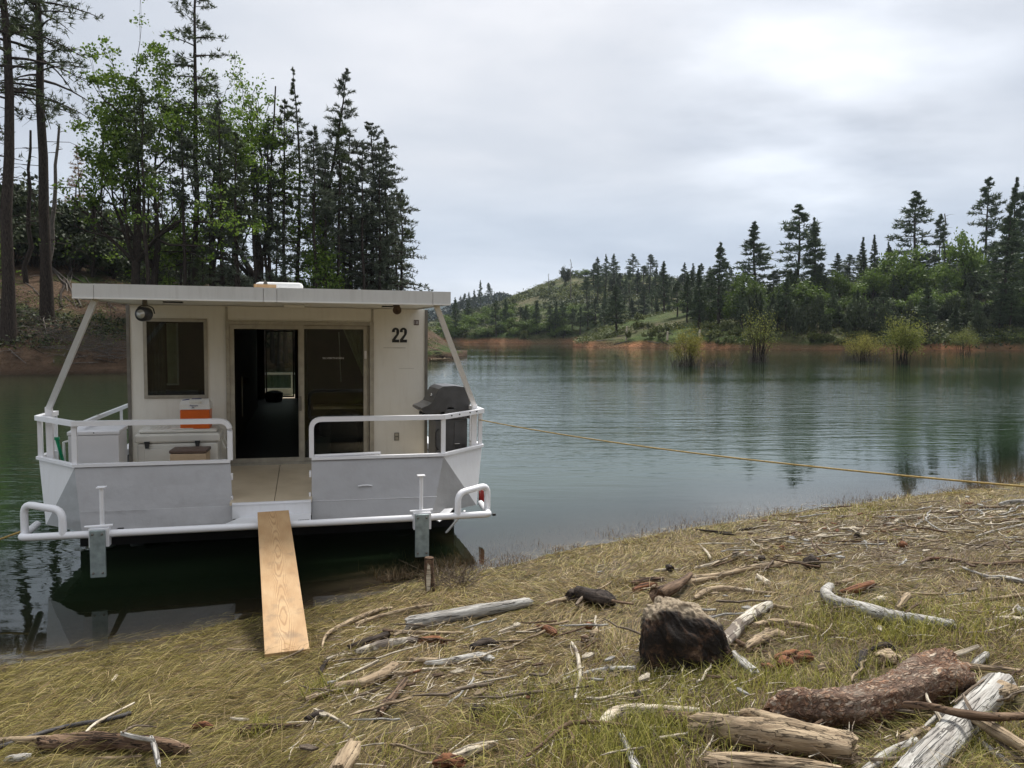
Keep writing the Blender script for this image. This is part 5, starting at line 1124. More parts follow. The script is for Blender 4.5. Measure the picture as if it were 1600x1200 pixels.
# ground cover and far woods read as one mass
def scatter_on(land, n, px0, px1, depth, size, seed, zoff=.3, lump=.7, r0=None, clump=12, cond=None):
    r = np.random.default_rng(seed); m = n // clump; px = r.uniform(px0, px1, m); t = px2t(px); sh = np.interp(t, land.t, land.sh); cy = np.interp(t, land.t, land.cy); Y = sh + 1.5 + (cy - sh + depth) * r.uniform(0, 1, m)
    x = t * Y; z = land.z(x, Y); P = np.stack([x, Y, z], -1); k = z > .8
    if cond is not None: k &= wav(x, Y, cond, seed) > 0
    P = np.repeat(P[k], clump, 0); P = P + r.normal(size=P.shape) * np.array([lump, lump, lump * .45]); P[:, 2] = np.maximum(P[:, 2], land.z(P[:, 0], P[:, 1]) + r.uniform(.02, zoff, len(P)))
    return leaves_quad(P, size, r, .8)
for nm, land, n, a, b, dp, sz, mt, sd, lp_, cl, cond in (('hillside_undergrowth', LEFT, 60000, -250, 660, 15, .26, 'brush', 1, .55, 14, .12), ('slope_grass', LEFT, 50000, -250, 680, 10, .16, 'scrub', 2, .5, 16, .2), ('right_hill_undergrowth', PROM, 90000, 905, 1680, 40, .5, 'scrub', 3, .9, 14, .06),
        ('right_hill_brush', PROM, 60000, 1150, 1680, 40, .6, 'brush', 4, 1.3, 20, .05), ('far_hill_scrub', FARH, 110000, 655, 1150, 30, .75, 'scrub', 5, 1.3, 10, .04), ('far_hill_brush', FARH, 70000, 655, 1150, 60, .9, 'brush', 6, 1.6, 12, .05), ('distant_wood', RIDGE, 60000, 655, 1000, 60, 2.6, 'needle_hazed', 7, 3.0, 8, None)):
    V, F = scatter_on(land, n, a, b, dp, sz, sd, sz * .9, lp_, None, cl, cond); o = link(nm, np_mesh(nm, V, F), MAT[mt]); tag(o, {'hillside_undergrowth': 'dark undergrowth over the left bank', 'slope_grass': 'green weeds on the left slope', 'right_hill_undergrowth': 'olive ground cover on the right shore', 'right_hill_brush': 'dark brush under the trees of the right shore', 'far_hill_scrub': 'olive scrub over the hill across the water', 'far_hill_brush': 'dark brush on the hill across the water', 'distant_wood': 'dark wood over the distant ridge'}[nm], 'vegetation', kind='stuff')

# --- fallen timber, brush and the drowned willows
def log_between(a, b, r0, r1, mat, name='fallen_log', lift=True, seg=7, wob=.02, seed=0):
    a, b = Vector(a), Vector(b); d = b - a; L = d.length; x = d.normalized(); z = Vector((0, 0, 1)); y = z.cross(x).normalized(); z = x.cross(y)
    rr_ = random.Random(seed); n = 6; m = MB()
    m.tube([(L * i / n, rr_.uniform(-wob, wob) * L * (0 < i < n), rr_.uniform(-wob, wob) * L * (0 < i < n)) for i in range(n + 1)], [r0 + (r1 - r0) * i / n for i in range(n + 1)], seg)
    o = m.build(name, MAT[mat]); o.matrix_world = Matrix(((x.x, y.x, z.x, a.x), (x.y, y.y, z.y, a.y), (x.z, y.z, z.z, a.z), (0, 0, 0, 1))); return o
def land_log(land, p0, p1, rpx, mat, label, group=None, seed=0, up=0.0):
    a = land.hit(*p0, 300); b = land.hit(*p1, 300); r = rpx / 2 * a.y / FPX; a.z += r * .8; b.z += r * .8 + up
    o = log_between(a, b, r, r * .55, mat, seed=seed); tag(o, label, 'log', group); return o
for i, (p0, p1, w, mt, lab) in enumerate([((30, 352), (118, 462), 3.2, 'bark_dead', 'long pale fallen trunk slanting down behind the second tall pine'), ((85, 420), (130, 480), 3, 'bark_dead', 'pale crooked fallen limb right of the second tall pine'), ((0, 476), (140, 530), 3, 'bark_dead', 'long grey fallen pole low on the left bank'),
        ((108, 430), (200, 478), 3, 'bark', 'dark fallen trunk running towards the left end of the roof'), ((120, 500), (200, 562), 3, 'bark', 'dark fallen trunk slanting to the waterline behind the left roof post'), ((0, 582), (195, 582), 3.4, 'w_tan', 'long pale log lying along the left waterline'),
        ((128, 416), (205, 440), 2.6, 'bark', 'thin dark fallen trunk above the left end of the roof'), ((104, 440), (100, 482), 5, 'bark', 'short dark standing stub on the left bank')]):
    land_log(LEFT, p0, p1, w, mt, lab, seed=i)
rr = np.random.default_rng(23)
for i in range(90):
    px = rr.uniform(-20, 200); rb = rr.uniform(430, 578); a = rr.uniform(-.5, 1.0); L = rr.uniform(12, 48)
    q = (px + L * math.cos(a), min(580, rb + L * math.sin(a) * .8)); 
    land_log(LEFT, (px, rb), q, rr.uniform(.9, 1.9), ('bark', 'bark_dead', 'bark_dead')[i % 3], 'thin dead branch littering the left bank', 'dead branches on the left bank', 50 + i)
def twig_pile(n, gen, mat, name, label, r=.012, seg=3):
    m = MB()
    for i in range(n):
        a, b = gen(i); a = Vector(a); b = Vector(b); mid = (a + b) / 2 + Vector((random.uniform(-.06, .06), random.uniform(-.06, .06), random.uniform(-.03, .08))) * (b - a).length; m.tube([a, mid, b], [r, r * .8, r * .4], seg, False)
    o = m.build(name, MAT[mat]); tag(o, label, 'driftwood', kind='stuff'); return o
def gen_left(i):
    t = rr.uniform(0, 1); px = 5 + 230 * t + rr.normal() * 14; row = 505 + 62 * t + rr.normal() * 13; p = LEFT.hit(px, min(578, max(470, row))); a = rr.uniform(0, 6.28); L = rr.uniform(.5, 2.4); p.z += rr.uniform(0, .45); return p, p + Vector((math.cos(a) * L, math.sin(a) * L * .6, rr.uniform(-.15, .45)))
twig_pile(620, gen_left, 'bark_dead', 'brush_pile', 'tangled band of dead brush on the left bank', .020)
def gen_spit(i):
    px = rr.uniform(640, 708); Y = 86 + rr.uniform(-2, 4); p = Vector((px2t(px) * Y, Y, .2 + abs(rr.normal()) * .45 * (710 - px) / 40)); a = rr.uniform(0, 6.28); L = rr.uniform(.5, 2.0); return p, p + Vector((math.cos(a) * L, math.sin(a) * L, rr.uniform(-.2, .3)))
twig_pile(260, gen_spit, 'bark', 'brush_pile', 'heap of dead brush on the low spit right of the cabin', .03)
for i, (px0, row0, px1, row1, lab) in enumerate(((676, 562, 706, 560, 'pale log at the water edge of the low spit'), (672, 567, 690, 566, 'short pale log lying below the other one on the low spit'))):
    a = at_depth(px0, row0, 84); b = at_depth(px1, row1, 85); a.z = max(a.z, .12); b.z = max(b.z, .12); tag(log_between(a, b, .16, .1, 'w_tan', seed=i), lab, 'log')
for i in range(70):
    if i < 44: px = rr.uniform(1070, 1250); rb = rr.uniform(478, 530)
    else: px = rr.uniform(1400, 1500) if i < 60 else rr.uniform(900, 1060); rb = rr.uniform(515, 540)
    a = rr.uniform(-.5, .35) if i % 5 else rr.uniform(-1.2, 1.2); L = rr.uniform(14, 44)
    try: land_log(PROM, (px, rb), (px + L * math.cos(a), min(542, rb + L * math.sin(a) * .6)), rr.uniform(1.0, 1.9), 'bark_dead' if i % 3 else 'bark', 'grey fallen trunk on the slope of the right shore', 'fallen trunks on the right-hand slope', 150 + i)
    except Exception: pass
for px, row, h_, lab in ((978, 544, 22, 'short pale post standing at the waterline left of the yellow willow'), (1042, 540, 14, 'broken pale stub on the red bank'), (1092, 540, 16, 'white stub beside the yellow willow')):
    Y = float(np.interp(px2t(px), PROM.t, PROM.sh)) + 2; a = Vector((px2t(px) * Y, Y, float(PROM.z(px2t(px) * Y, Y)) - .3)); o = log_between(a, a + Vector((.15, 0, h_ * Y / FPX)), .26, .2, 'w_bleach'); tag(o, lab, 'stub')
# drowned willows standing in the lake
for i, (px, rb, rt, w, mt, lab, nn, st) in enumerate(((1074, 572, 513, 64, 'willow_y', 'yellow-green willow bush standing in the water, leftmost of the drowned bushes', 2600, 20), (1186, 566, 486, 44, 'willow', 'dark-stemmed drowned tree with a thin crown between the yellow bush and the orange bank', 900, 20),
        (1346, 564, 519, 74, 'willow_y', 'low wide yellow willow bush in the water left of the round green one', 2600, 26), (1408, 568, 494, 60, 'willow', 'rounded fan-shaped green willow standing in the water', 3400, 22), (1508, 552, 514, 46, 'willow', 'small yellow-green willow at the water edge near the right end', 2200, 22))):
    z = 0; Y = (H) * FPX / (rb - HOR); Y = min(Y, 150); h = (rb - rt) / FPX * Y; R_w = w / 2 / FPX * Y; tm = bush_mesh(500 + i, h, R_w, int(nn * 1.9), .075 * h / 2.4, mt, st, low=.22)
    plant('willow_bush', tm, Vector((px2t(px) * Y, Y, -.05)), label=lab, cat='willow', names=('stems', 'leaves'))
for px, rb, w, h_, lab in ((1122, 573, 44, 14, 'low bare twiggy brush in the water right of the leftmost willow'), (1070, 572, 52, 18, 'bare twigs in the water under the leftmost willow'), (1345, 564, 74, 18, 'bare twigs in the water under the wide yellow willow'), (1185, 566, 36, 16, 'bare twigs in the water round the dark-stemmed drowned tree')):
    Y = H * FPX / (rb - HOR); c = Vector((px2t(px) * Y, Y, 0)); R_w = w / 2 / FPX * Y; hh = h_ / FPX * Y
    def gen_w(i): 
        a = rr.uniform(0, 6.28); q = math.sqrt(rr.uniform(0, 1)) * R_w; b = c + Vector((math.cos(a) * q, math.sin(a) * q * .5, -.05)); return b, b + Vector((rr.normal() * .3, rr.normal() * .3, hh * rr.uniform(.4, 1.2)))
    twig_pile(90, gen_w, 'bark_dead', 'drowned_twigs', lab, .02)

# ------------------------------------------------------------------ driftwood on the shore
FOOT = []                       # where wood lies, so that grass does not grow through it
def frame_from(P):
    a, b = P[0], P[-1]; x = (b - a).normalized(); y = Vector((0, 0, 1)).cross(x).normalized(); z = x.cross(y)
    return Matrix(((x.x, y.x, z.x, a.x), (x.y, y.y, z.y, a.y), (x.z, y.z, z.z, a.z), (0, 0, 0, 1)))
def wood(pts, w, mat, label, name='driftwood', cat='driftwood', group=None, lift=0.0, seg=10, rough=.12, n=None, seed=None, flat=1.0, split=0.0, foot=True, taper_end=True, sink=.75):
    """pts: photo pixels on the ground, w: thickness in photo pixels at each"""
    seed = seed if seed is not None else int(pts[0][0] * 7 + pts[0][1]); r = np.random.default_rng(seed)
    w = [w] * len(pts) if not hasattr(w, '__len__') else w
    C = []; R = []
    for (u, v), q in zip(pts, w):
        p = on_ground(u, v, 0); rr_ = q / 2 * p.y / FPX; p = on_ground(u, v, rr_ * sink + lift + .022); C.append(p); R.append(rr_)
    M = frame_from(C); Mi = M.inverted(); L = [Mi @ p for p in C]
    # resample
    n = n or max(6, int(len(C) * 5)); T = np.linspace(0, len(C) - 1, n); V = []; F = []; X = np.array([tuple(p) for p in L]); R = np.array(R)
    def cat_(A, t):
        i = min(int(t), len(A) - 2); f = t - i; p0 = A[max(0, i - 1)]; p1 = A[i]; p2 = A[i + 1]; p3 = A[min(len(A) - 1, i + 2)]
        return .5 * ((2 * p1) + (-p0 + p2) * f + (2 * p0 - 5 * p1 + 4 * p2 - p3) * f * f + (-p0 + 3 * p1 - 3 * p2 + p3) * f ** 3)
    Cn = np.array([cat_(X, t) for t in T]); Rn = np.array([max(.001, cat_(R, t)) for t in T]); ph = r.uniform(0, 6.28, 6); Ltot = np.linalg.norm(X[-1] - X[0])
    for i in range(n):
        t = Cn[min(i + 1, n - 1)] - Cn[max(0, i - 1)]; t /= np.linalg.norm(t); a = np.cross(t, (0, 0, 1.)); a /= np.linalg.norm(a); b = np.cross(a, t)
        for k in range(seg):
            an = 2 * math.pi * k / seg; g = 1 + rough * (math.sin(3 * an + ph[0] + 4 * i / n) + .7 * math.sin(5 * an + ph[1] + 7 * i / n) + .8 * math.sin(2 * an + ph[2] + 13 * i / n)) * .6 + rough * .5 * r.normal() * .5
            if seg >= 16: g += rough * .28 * (math.sin(9 * an + ph[4] + 1.2 * i / n) + math.sin(15 * an + ph[5] - 1.6 * i / n) * .7) * (1 if rough > .08 else .4)
            if split: g *= 1 - split * (1 if math.sin(an + ph[3]) > .25 else 0)
            e = 1.0
            if i == 0 or i == n - 1: e = r.uniform(.72, 1.0)
            q = Cn[i] + (a * math.cos(an) + b * math.sin(an) * flat) * Rn[i] * g * e
            if i in (0, n - 1): q = q + t * r.normal() * Rn[i] * .35
            V.append(q)
    for i in range(n - 1):
        for k in range(seg): F.append((i * seg + k, (i + 1) * seg + k, (i + 1) * seg + (k + 1) % seg, i * seg + (k + 1) % seg))
    m = MB(); m.add(V, F, seg > 7)
    ca = Cn[0]; cb = Cn[-1]; m.add(V[:seg] + [ca], [(k, (k + 1) % seg, seg) for k in range(seg)]); m.add(V[-seg:] + [cb], [((k + 1) % seg, k, seg) for k in range(seg)])
    o = m.build(name, MAT[mat]); o.matrix_world = M; tag(o, label, cat, group)
    if foot:
        for i in range(len(C) - 1): FOOT.append((C[i].x, C[i].y, C[i + 1].x, C[i + 1].y, max(R[i], R[i + 1]) * .8))
    return o
W_ = wood
W_([(635, 975), (700, 963), (765, 951), (829, 940)], [21, 20, 18, 15], 'w_grey', 'long straight grey log with a sunlit top, nearest the water right of the plank', 'log', 'log', seg=14, rough=.08)
W_([(503, 1012), (512, 990), (545, 972), (590, 954), (612, 950)], [3, 6, 8, 7, 5], 'w_tan', 'curved tan branch hooking round towards the foot of the plank')
W_([(556, 975), (600, 961), (655, 948), (690, 944)], [6, 6, 5, 3], 'w_tan', 'thin tan branch lying against the curved one')
W_([(545, 1012), (575, 1003), (607, 991)], [9, 13, 12], 'w_dark', 'short charred black log right of the plank')
W_([(556, 1020), (600, 1008), (655, 999)], [10, 17, 12], 'w_patch', 'peeling cream and black wood beside the charred log')
W_([(655, 1002), (680, 999), (697, 1004)], [10, 12, 9], 'w_rot', 'reddish rotten lump at the end of the peeling wood')
W_([(513, 1029), (535, 1024), (558, 1022)], [4, 6, 5], 'w_bleach', 'small bleached stick left of the peeling wood')
W_([(500, 1052), (508, 1036), (516, 1028)], [6, 7, 5], 'w_dark', 'dark short stub under the small bleached stick')
W_([(665, 1036), (700, 1033), (745, 1025), (768, 1029)], [9, 13, 17, 13], 'w_grey', 'silver forked driftwood piece with a flared end in the middle of the shore', flat=.7)
W_([(638, 1030), (665, 1032), (690, 1030)], [7, 8, 6], 'w_tan', 'tan splinter at the left end of the silver forked piece')
W_([(660, 1046), (700, 1044), (730, 1046)], 4, 'w_bleach', 'thin pale stick just below the silver forked piece')
W_([(478, 1092), (520, 1076), (562, 1068), (596, 1055), (617, 1039)], [7, 15, 17, 17, 16], 'w_tan', 'bent tan branch rising to a blunt end, left of centre', 'log', 'log', seg=12)
W_([(592, 1116), (602, 1100), (618, 1084), (633, 1064)], [12, 13, 12, 13], 'w_brown', 'short brown and white stick pointing at the bent tan branch')
W_([(612, 1052), (635, 1052), (660, 1046)], [8, 9, 4], 'w_tan', 'short tan branch stub beyond the end of the bent branch')
W_([(555, 1087), (558, 1078)], [8, 7], 'w_bleach', 'tiny pale peg under the bent tan branch')
W_([(545, 1093), (575, 1082), (600, 1074)], [3, 5, 3], 'w_twig', 'thin twig right under the bent tan branch')
W_([(490, 1108), (515, 1118), (548, 1138)], [4, 6, 4], 'w_bleach', 'pale twig slanting down below the bent branch')
W_([(478, 1125), (492, 1118), (505, 1112)], [11, 12, 7], 'w_dark', 'dark wet chunk by the pale slanting twig')
W_([(738, 1012), (758, 1004), (778, 1007)], [10, 14, 9], 'w_dark', 'dark lump of bark above the silver forked piece')
W_([(772, 1006), (800, 1002), (830, 1002)], [5, 6, 4], 'w_tan', 'tan stick leading right from the dark bark lump')
W_([(600, 985), (650, 988), (725, 989)], [5, 6, 4], 'w_tan', 'long flat tan stick below the grey log')
W_([(690, 1060), (715, 1052), (740, 1044)], [5, 7, 5], 'w_tan', 'thin tan branch in dry grass below the silver piece')
W_([(780, 988), (795, 982), (808, 978)], [5, 7, 6], 'w_bleach', 'small bleached piece right of the grey log end')
W_([(840, 980), (858, 984), (868, 992)], [9, 13, 9], 'w_rot', 'orange-brown rotten chip between the grey log and the stump')
W_([(888, 932), (905, 928), (935, 934), (962, 941)], [17, 23, 24, 12], 'w_dark', 'dark rotten log chunk lying behind the big stump', 'log', 'log', seg=12, rough=.25)
W_([(900, 945), (912, 932), (925, 927)], [4, 5, 4], 'w_twig', 'thin twig leaning on the dark rotten chunk', lift=.05)
W_([(935, 925), (955, 938), (990, 944)], [4, 5, 3], 'w_brown', 'dark twig running right from the rotten chunk', lift=.03)
W_([(855, 944), (875, 938), (890, 934)], [5, 7, 6], 'w_tan', 'pale branch end touching the left of the dark rotten chunk')
W_([(1025, 930), (1046, 921), (1062, 912), (1079, 897)], [24, 20, 13, 8], 'w_brown', 'brown root horn sticking up behind the big stump', lift=.04, seg=10)
W_([(1060, 912), (1090, 907), (1120, 902)], [7, 8, 5], 'w_tan', 'tan branch reaching right from the root horn')
W_([(988, 912), (1010, 907), (1038, 905)], [8, 10, 7], 'w_brown', 'brown bark slab left of the root horn')
W_([(990, 922), (1008, 916), (1026, 914)], [8, 11, 7], 'w_rot', 'reddish slab in front of the brown bark slab')
W_([(1120, 1012), (1140, 995), (1160, 972), (1180, 956), (1204, 945)], [14, 20, 20, 18, 14], 'w_patch', 'white peeling branch curving up right behind the big stump', 'log', 'log', seg=12)
W_([(1205, 946), (1225, 949), (1242, 950)], [6, 6, 4], 'w_tan', 'pale twig running right from the white peeling branch')
W_([(1175, 978), (1210, 972), (1252, 977), (1282, 984)], [9, 11, 10, 6], 'w_tan', 'splintered tan wood right of the white peeling branch', split=.35)
W_([(1165, 1015), (1180, 1002), (1205, 990), (1228, 992)], [12, 20, 15, 7], 'w_tan', 'frayed pale root with curling strands', split=.4, rough=.35)
W_([(1148, 1000), (1172, 1012), (1200, 1020)], [6, 9, 5], 'w_brown', 'dark root strand under the frayed pale root')
W_([(1146, 1022), (1158, 1034), (1178, 1050)], [12, 15, 16], 'w_grey', 'grey log end poking out under the right side of the big stump', 'log', 'log')
W_([(1298, 915), (1290, 926), (1305, 940), (1345, 950), (1390, 962), (1440, 969), (1490, 976)], [12, 17, 20, 21, 20, 17, 15], 'w_grey', 'long silver log with a hooked left end', 'log', 'log', seg=12, n=34, rough=.07)
W_([(1312, 927), (1335, 921), (1364, 912)], [9, 13, 12], 'w_rot', 'red-brown split chunk just above the hooked silver log')
W_([(1305, 912), (1320, 910), (1330, 906)], [7, 10, 6], 'w_tan', 'tan splinter beside the hooked end of the silver log')
W_([(1401, 952), (1410, 940), (1419, 930)], [9, 11, 11], 'w_tan', 'short tan peg leaning on the hooked silver log', lift=.03)
W_([(1362, 941), (1375, 938), (1380, 934)], [8, 13, 7], 'w_bleach', 'small white knot of wood above the silver log')
W_([(1398, 925), (1440, 928), (1480, 928)], 4, 'w_tan', 'thin straight stick above the silver log')
W_([(1530, 938), (1570, 933), (1605, 928)], [4, 6, 6], 'w_tan', 'thin pale branch at the right edge above the tall grass')
W_([(1556, 966), (1580, 966), (1610, 972)], [6, 8, 9], 'w_bleach', 'pale stick end at the right edge')
W_([(1590, 950), (1602, 958)], [10, 12], 'w_grey', 'grey stub at the very right edge')
W_([(1438, 879), (1462, 872), (1500, 877), (1540, 882), (1600, 878)], [4, 7, 6, 5, 8], 'w_brown', 'long dark twig lying across the dry grass on the right')
W_([(1500, 885), (1540, 900), (1570, 903), (1605, 909)], [3, 5, 8, 9], 'w_grey', 'grey branch below the long dark twig')
W_([(1022, 892), (1042, 890), (1060, 890)], [4, 5, 4], 'w_bleach', 'pale straight twig with a dark knot, behind the stump')
W_([(1044, 886), (1049, 889)], [10, 10], 'w_dark', 'small dark knot on the pale twig behind the stump', lift=.02)
W_([(1085, 888), (1110, 882), (1136, 873)], [4, 6, 5], 'w_bleach', 'slim cream stick slanting up behind the root horn')
W_([(1080, 902), (1130, 898), (1160, 890), (1205, 883), (1240, 876)], [6, 8, 8, 9, 7], 'w_tan', 'long thin tan pole rising to the right in the middle distance')
W_([(1085, 935), (1105, 923), (1140, 920), (1180, 925), (1215, 927)], [6, 9, 9, 6, 4], 'w_tan', 'curved tan branch arching behind the white peeling branch')
W_([(1184, 900), (1200, 912)], [8, 10], 'w_bleach', 'small bleached chip above the curved tan branch')
W_([(1092, 850), (1104, 862), (1110, 872)], [2, 4, 4], 'w_bleach', 'tiny cream twig near the water edge')
W_([(1144, 871), (1154, 866), (1166, 861)], [4, 5, 4], 'w_bleach', 'small cream stick on the green edge')
W_([(1192, 846), (1215, 842), (1234, 843)], [5, 6, 5], 'w_tan', 'forked tan twig on the green edge', )
W_([(1183, 862), (1200, 855), (1212, 850)], [3, 4, 3], 'w_tan', 'thin twig below the forked tan twig')
W_([(1258, 846), (1276, 840), (1290, 836)], [5, 7, 8], 'w_bleach', 'pale stick with a dark hollow end, right of the forked twig')
W_([(1257, 853), (1270, 852), (1282, 849)], [4, 5, 4], 'w_tan', 'tan twig beneath the hollow-ended stick')
W_([(1320, 829), (1332, 827), (1345, 826)], [5, 8, 5], 'w_bleach', 'short bone-white piece in the drift line')
W_([(1388, 823), (1405, 812), (1428, 808), (1456, 806)], [4, 5, 7, 6], 'w_bleach', 'long bleached branch at the top of the drift line')
W_([(1380, 833), (1400, 828), (1424, 823)], [5, 7, 4], 'w_tan', 'thick tan branch below the long bleached one')
W_([(1430, 842), (1450, 839), (1468, 838)], [4, 7, 4], 'w_bleach', 'short flaky white branch in the drift line')
W_([(1340, 850), (1370, 847), (1410, 843)], [5, 5, 3], 'w_brown', 'dark twig in the middle of the drift line')
W_([(1472, 806), (1485, 800), (1500, 798)], [4, 6, 4], 'w_bleach', 'kinked bleached twig near the right of the drift line')
W_([(1548, 803), (1560, 801), (1574, 800)], [4, 6, 4], 'w_bleach', 'cream twig near the right end of the drift line')
W_([(1530, 794), (1570, 793), (1610, 795)], [4, 5, 6], 'w_brown', 'dark stick at the top right of the shore')
W_([(1560, 788), (1585, 784), (1606, 784)], [5, 8, 8], 'w_grey', 'grey wood pile end at the top right corner of the shore')
W_([(1525, 838), (1560, 828), (1606, 818)], [3, 4, 3], 'w_grey', 'long straight grey twig slanting to the right edge')
W_([(1546, 805), (1549, 818), (1552, 828)], [2, 3, 2], 'w_bleach', 'thin upright white twig in the drift line')
for px, row, w, mt, lab in ((1268, 880, 22, 'w_dark', 'charred black knob of wood in the dry grass'), (1410, 852, 13, 'w_rot', 'red-brown bark lump in the drift line'), (1190, 872, 9, 'w_dark', 'small charred piece left of the charred knob'), (1340, 838, 10, 'w_dark', 'small dark hollow piece in the drift line'),
                            (1222, 857, 9, 'w_rot', 'small reddish chip under the forked tan twig'), (1512, 852, 7, 'w_bleach', 'round pale pebble of wood in the grass'), (748, 1110, 20, 'w_dark', 'dark pine cone lump in dry grass below the middle'), (1000, 1090, 17, 'w_dark', 'dark clod in the grass in front of the stump'), (920, 978, 12, 'w_rot', 'orange bark flake left of the stump'), (930, 990, 14, 'w_tan', 'tan block beside the orange bark flake'), (915, 998, 12, 'w_brown', 'brown chip under the tan block')):
    W_([(px - w * .5, row + 1), (px, row), (px + w * .5, row + 1)], [w * .6, w, w * .6], mt, lab, 'wood_chunk', 'wood chunk', rough=.35, n=9)
# lumps of orange bark and a pale stone right of the stump
for pts, w, mt, lab in (([(1192, 1040), (1200, 1042), (1210, 1044)], [8, 10, 7], 'w_rot', 'leftmost small orange bark lump'), ([(1212, 1030), (1232, 1022), (1252, 1022)], [9, 12, 9], 'w_rot', 'curved orange bark slab on top of the bark lumps'), ([(1216, 1042), (1228, 1038), (1240, 1040)], [16, 24, 16], 'w_rot', 'fat brown-orange bark lump'), ([(1246, 1032), (1258, 1027), (1270, 1030)], [14, 18, 12], 'w_rot', 'rightmost glossy orange bark lump'),
        ([(1343, 1046), (1346, 1030), (1352, 1018)], [10, 13, 9], 'w_dark', 'black upright shard left of the dark arched bark'), ([(1362, 1016), (1382, 1009), (1402, 1016)], [7, 11, 8], 'w_dark', 'dark arched bark over the pinkish stone'), ([(1372, 1030), (1388, 1026), (1404, 1034)], [16, 22, 14], 'w_tan', 'pinkish tan rounded piece under the dark arch'), ([(1278, 1048), (1290, 1042), (1304, 1044)], [10, 14, 9], 'w_tan', 'flat greyish tan slab between the bark lumps and the arch')):
    W_(pts, w, mt, lab, 'bark_lump', 'bark', rough=.3, n=10)
# foreground pieces, bottom right
W_([(1203, 1122), (1235, 1108), (1290, 1108), (1350, 1103), (1405, 1088), (1450, 1062), (1487, 1052)], [36, 57, 60, 57, 62, 74, 70], 'scaly', 'big scaly reddish pine log with thick flaking bark', 'pine_log', 'log', seg=40, n=90, rough=.13, sink=.7)
W_([(1078, 1142), (1120, 1138), (1180, 1146), (1250, 1158), (1335, 1172)], [38, 44, 46, 44, 46], 'w_tan', 'thick cracked tan log in front of the scaly log', 'log', 'log', seg=22, n=40, rough=.16, split=.08)
W_([(1158, 1118), (1190, 1122), (1250, 1140), (1332, 1152)], [18, 26, 24, 18], 'w_tan', 'upper ridge piece lying on the thick cracked tan log', 'log', 'log', seg=14, n=28, rough=.16, lift=.06)
W_([(1104, 1190), (1180, 1192), (1250, 1198), (1320, 1210)], [27, 27, 25, 22], 'w_tan', 'smooth tan log cut by the bottom edge', 'log', 'log', seg=16, n=24)
W_([(1415, 1225), (1455, 1180), (1495, 1136), (1530, 1100), (1565, 1066)], [52, 50, 45, 45, 42], 'w_grey', 'thick grey log running up to a broken end at the lower right', 'log', 'log', seg=22, n=40, rough=.10, flat=.8)
W_([(1545, 1090), (1562, 1082), (1590, 1078)], [30, 30, 12], 'w_tan', 'yellowish broken wedge at the upper end of the thick grey log', rough=.3, lift=.02)
W_([(1514, 1119), (1545, 1134), (1606, 1172)], [14, 20, 20], 'w_tan', 'split tan stick with a pointed end at the right edge', seg=12, lift=.06)
W_([(1412, 1100), (1455, 1104), (1500, 1114), (1550, 1120), (1606, 1119)], [9, 11, 12, 12, 11], 'w_brown', 'long dark stick resting across the scaly log and the grey log', seg=9, lift=.13)
W_([(1502, 1040), (1545, 1044), (1606, 1052)], [8, 10, 10], 'w_tan', 'straight tan stick right of the scaly log end')
W_([(1462, 1030), (1495, 1022), (1528, 1010)], [6, 8, 6], 'w_bleach', 'pale stick touching the top of the scaly log', lift=.04)
W_([(1520, 1040), (1532, 1030), (1542, 1022)], [10, 13, 10], 'w_grey', 'short grey stub above the straight tan stick')
W_([(1410, 1158), (1430, 1150), (1450, 1144)], [18, 24, 20], 'w_tan', 'knobbly yellow wood chunk with a dark hole', rough=.3)
W_([(1340, 1215), (1385, 1180), (1432, 1158)], [12, 16, 14], 'w_grey', 'grey branch in front of the knobbly chunk')
W_([(1350, 1186), (1390, 1186), (1440, 1180)], [4, 6, 5], 'w_twig', 'thin curved twig over the grey branch', lift=.03)
W_([(1440, 1140), (1458, 1125), (1476, 1112)], [4, 8, 8], 'w_grey', 'grey stick leaning from the knobbly chunk', lift=.04)
W_([(1505, 1086), (1515, 1106), (1528, 1122)], [4, 5, 4], 'w_twig', 'thin twig crossing the thick grey log', lift=.12)
W_([(1492, 1098), (1515, 1078), (1538, 1062)], [3, 4, 3], 'w_twig', 'fine twig reaching over the grey log end', lift=.1)
W_([(1530, 1156), (1560, 1180), (1606, 1212)], [8, 10, 9], 'w_grey', 'grey stick in the bottom right corner')
W_([(1545, 1145), (1575, 1170), (1600, 1190)], [6, 7, 6], 'w_twig', 'brown stick beside the corner stick', lift=.03)
W_([(1575, 1078), (1606, 1074)], [5, 7], 'w_bleach', 'pale stick end at the right edge above the wedge')
W_([(1570, 1190), (1606, 1184)], [6, 8], 'w_tan', 'short stick at the lower right edge')
# foreground pieces, bottom middle and left
W_([(935, 1138), (955, 1118), (985, 1110), (1035, 1109), (1092, 1110)], [12, 19, 18, 15, 9], 'w_bleach', 'pale curved branch with a smooth white top in tall grass', 'log', 'log', seg=14, lift=.02)
W_([(1030, 1122), (1060, 1124), (1088, 1120)], [22, 22, 14], 'w_brown', 'reddish bark under the pale curved branch')
W_([(822, 1182), (850, 1160), (884, 1133), (920, 1128), (960, 1132), (994, 1137)], [5, 6, 7, 7, 7, 5], 'w_brown', 'dark bent branch arching through the grass', lift=.06, seg=8)
W_([(884, 1136), (895, 1155), (880, 1168)], [6, 7, 5], 'w_brown', 'dark side twig of the arching branch', lift=.04)
W_([(1032, 1144), (1055, 1152), (1080, 1164)], [6, 7, 5], 'w_dark', 'dark stick ending at the thick cracked tan log', lift=.03)
W_([(968, 1142), (980, 1168), (996, 1205)], [7, 12, 15], 'w_grey', 'grey stick running out of the bottom edge in tall grass', lift=.02)
W_([(912, 1112), (920, 1125), (924, 1107)], [3, 4, 3], 'w_twig', 'short upright twig by the dark bent branch', lift=.04)
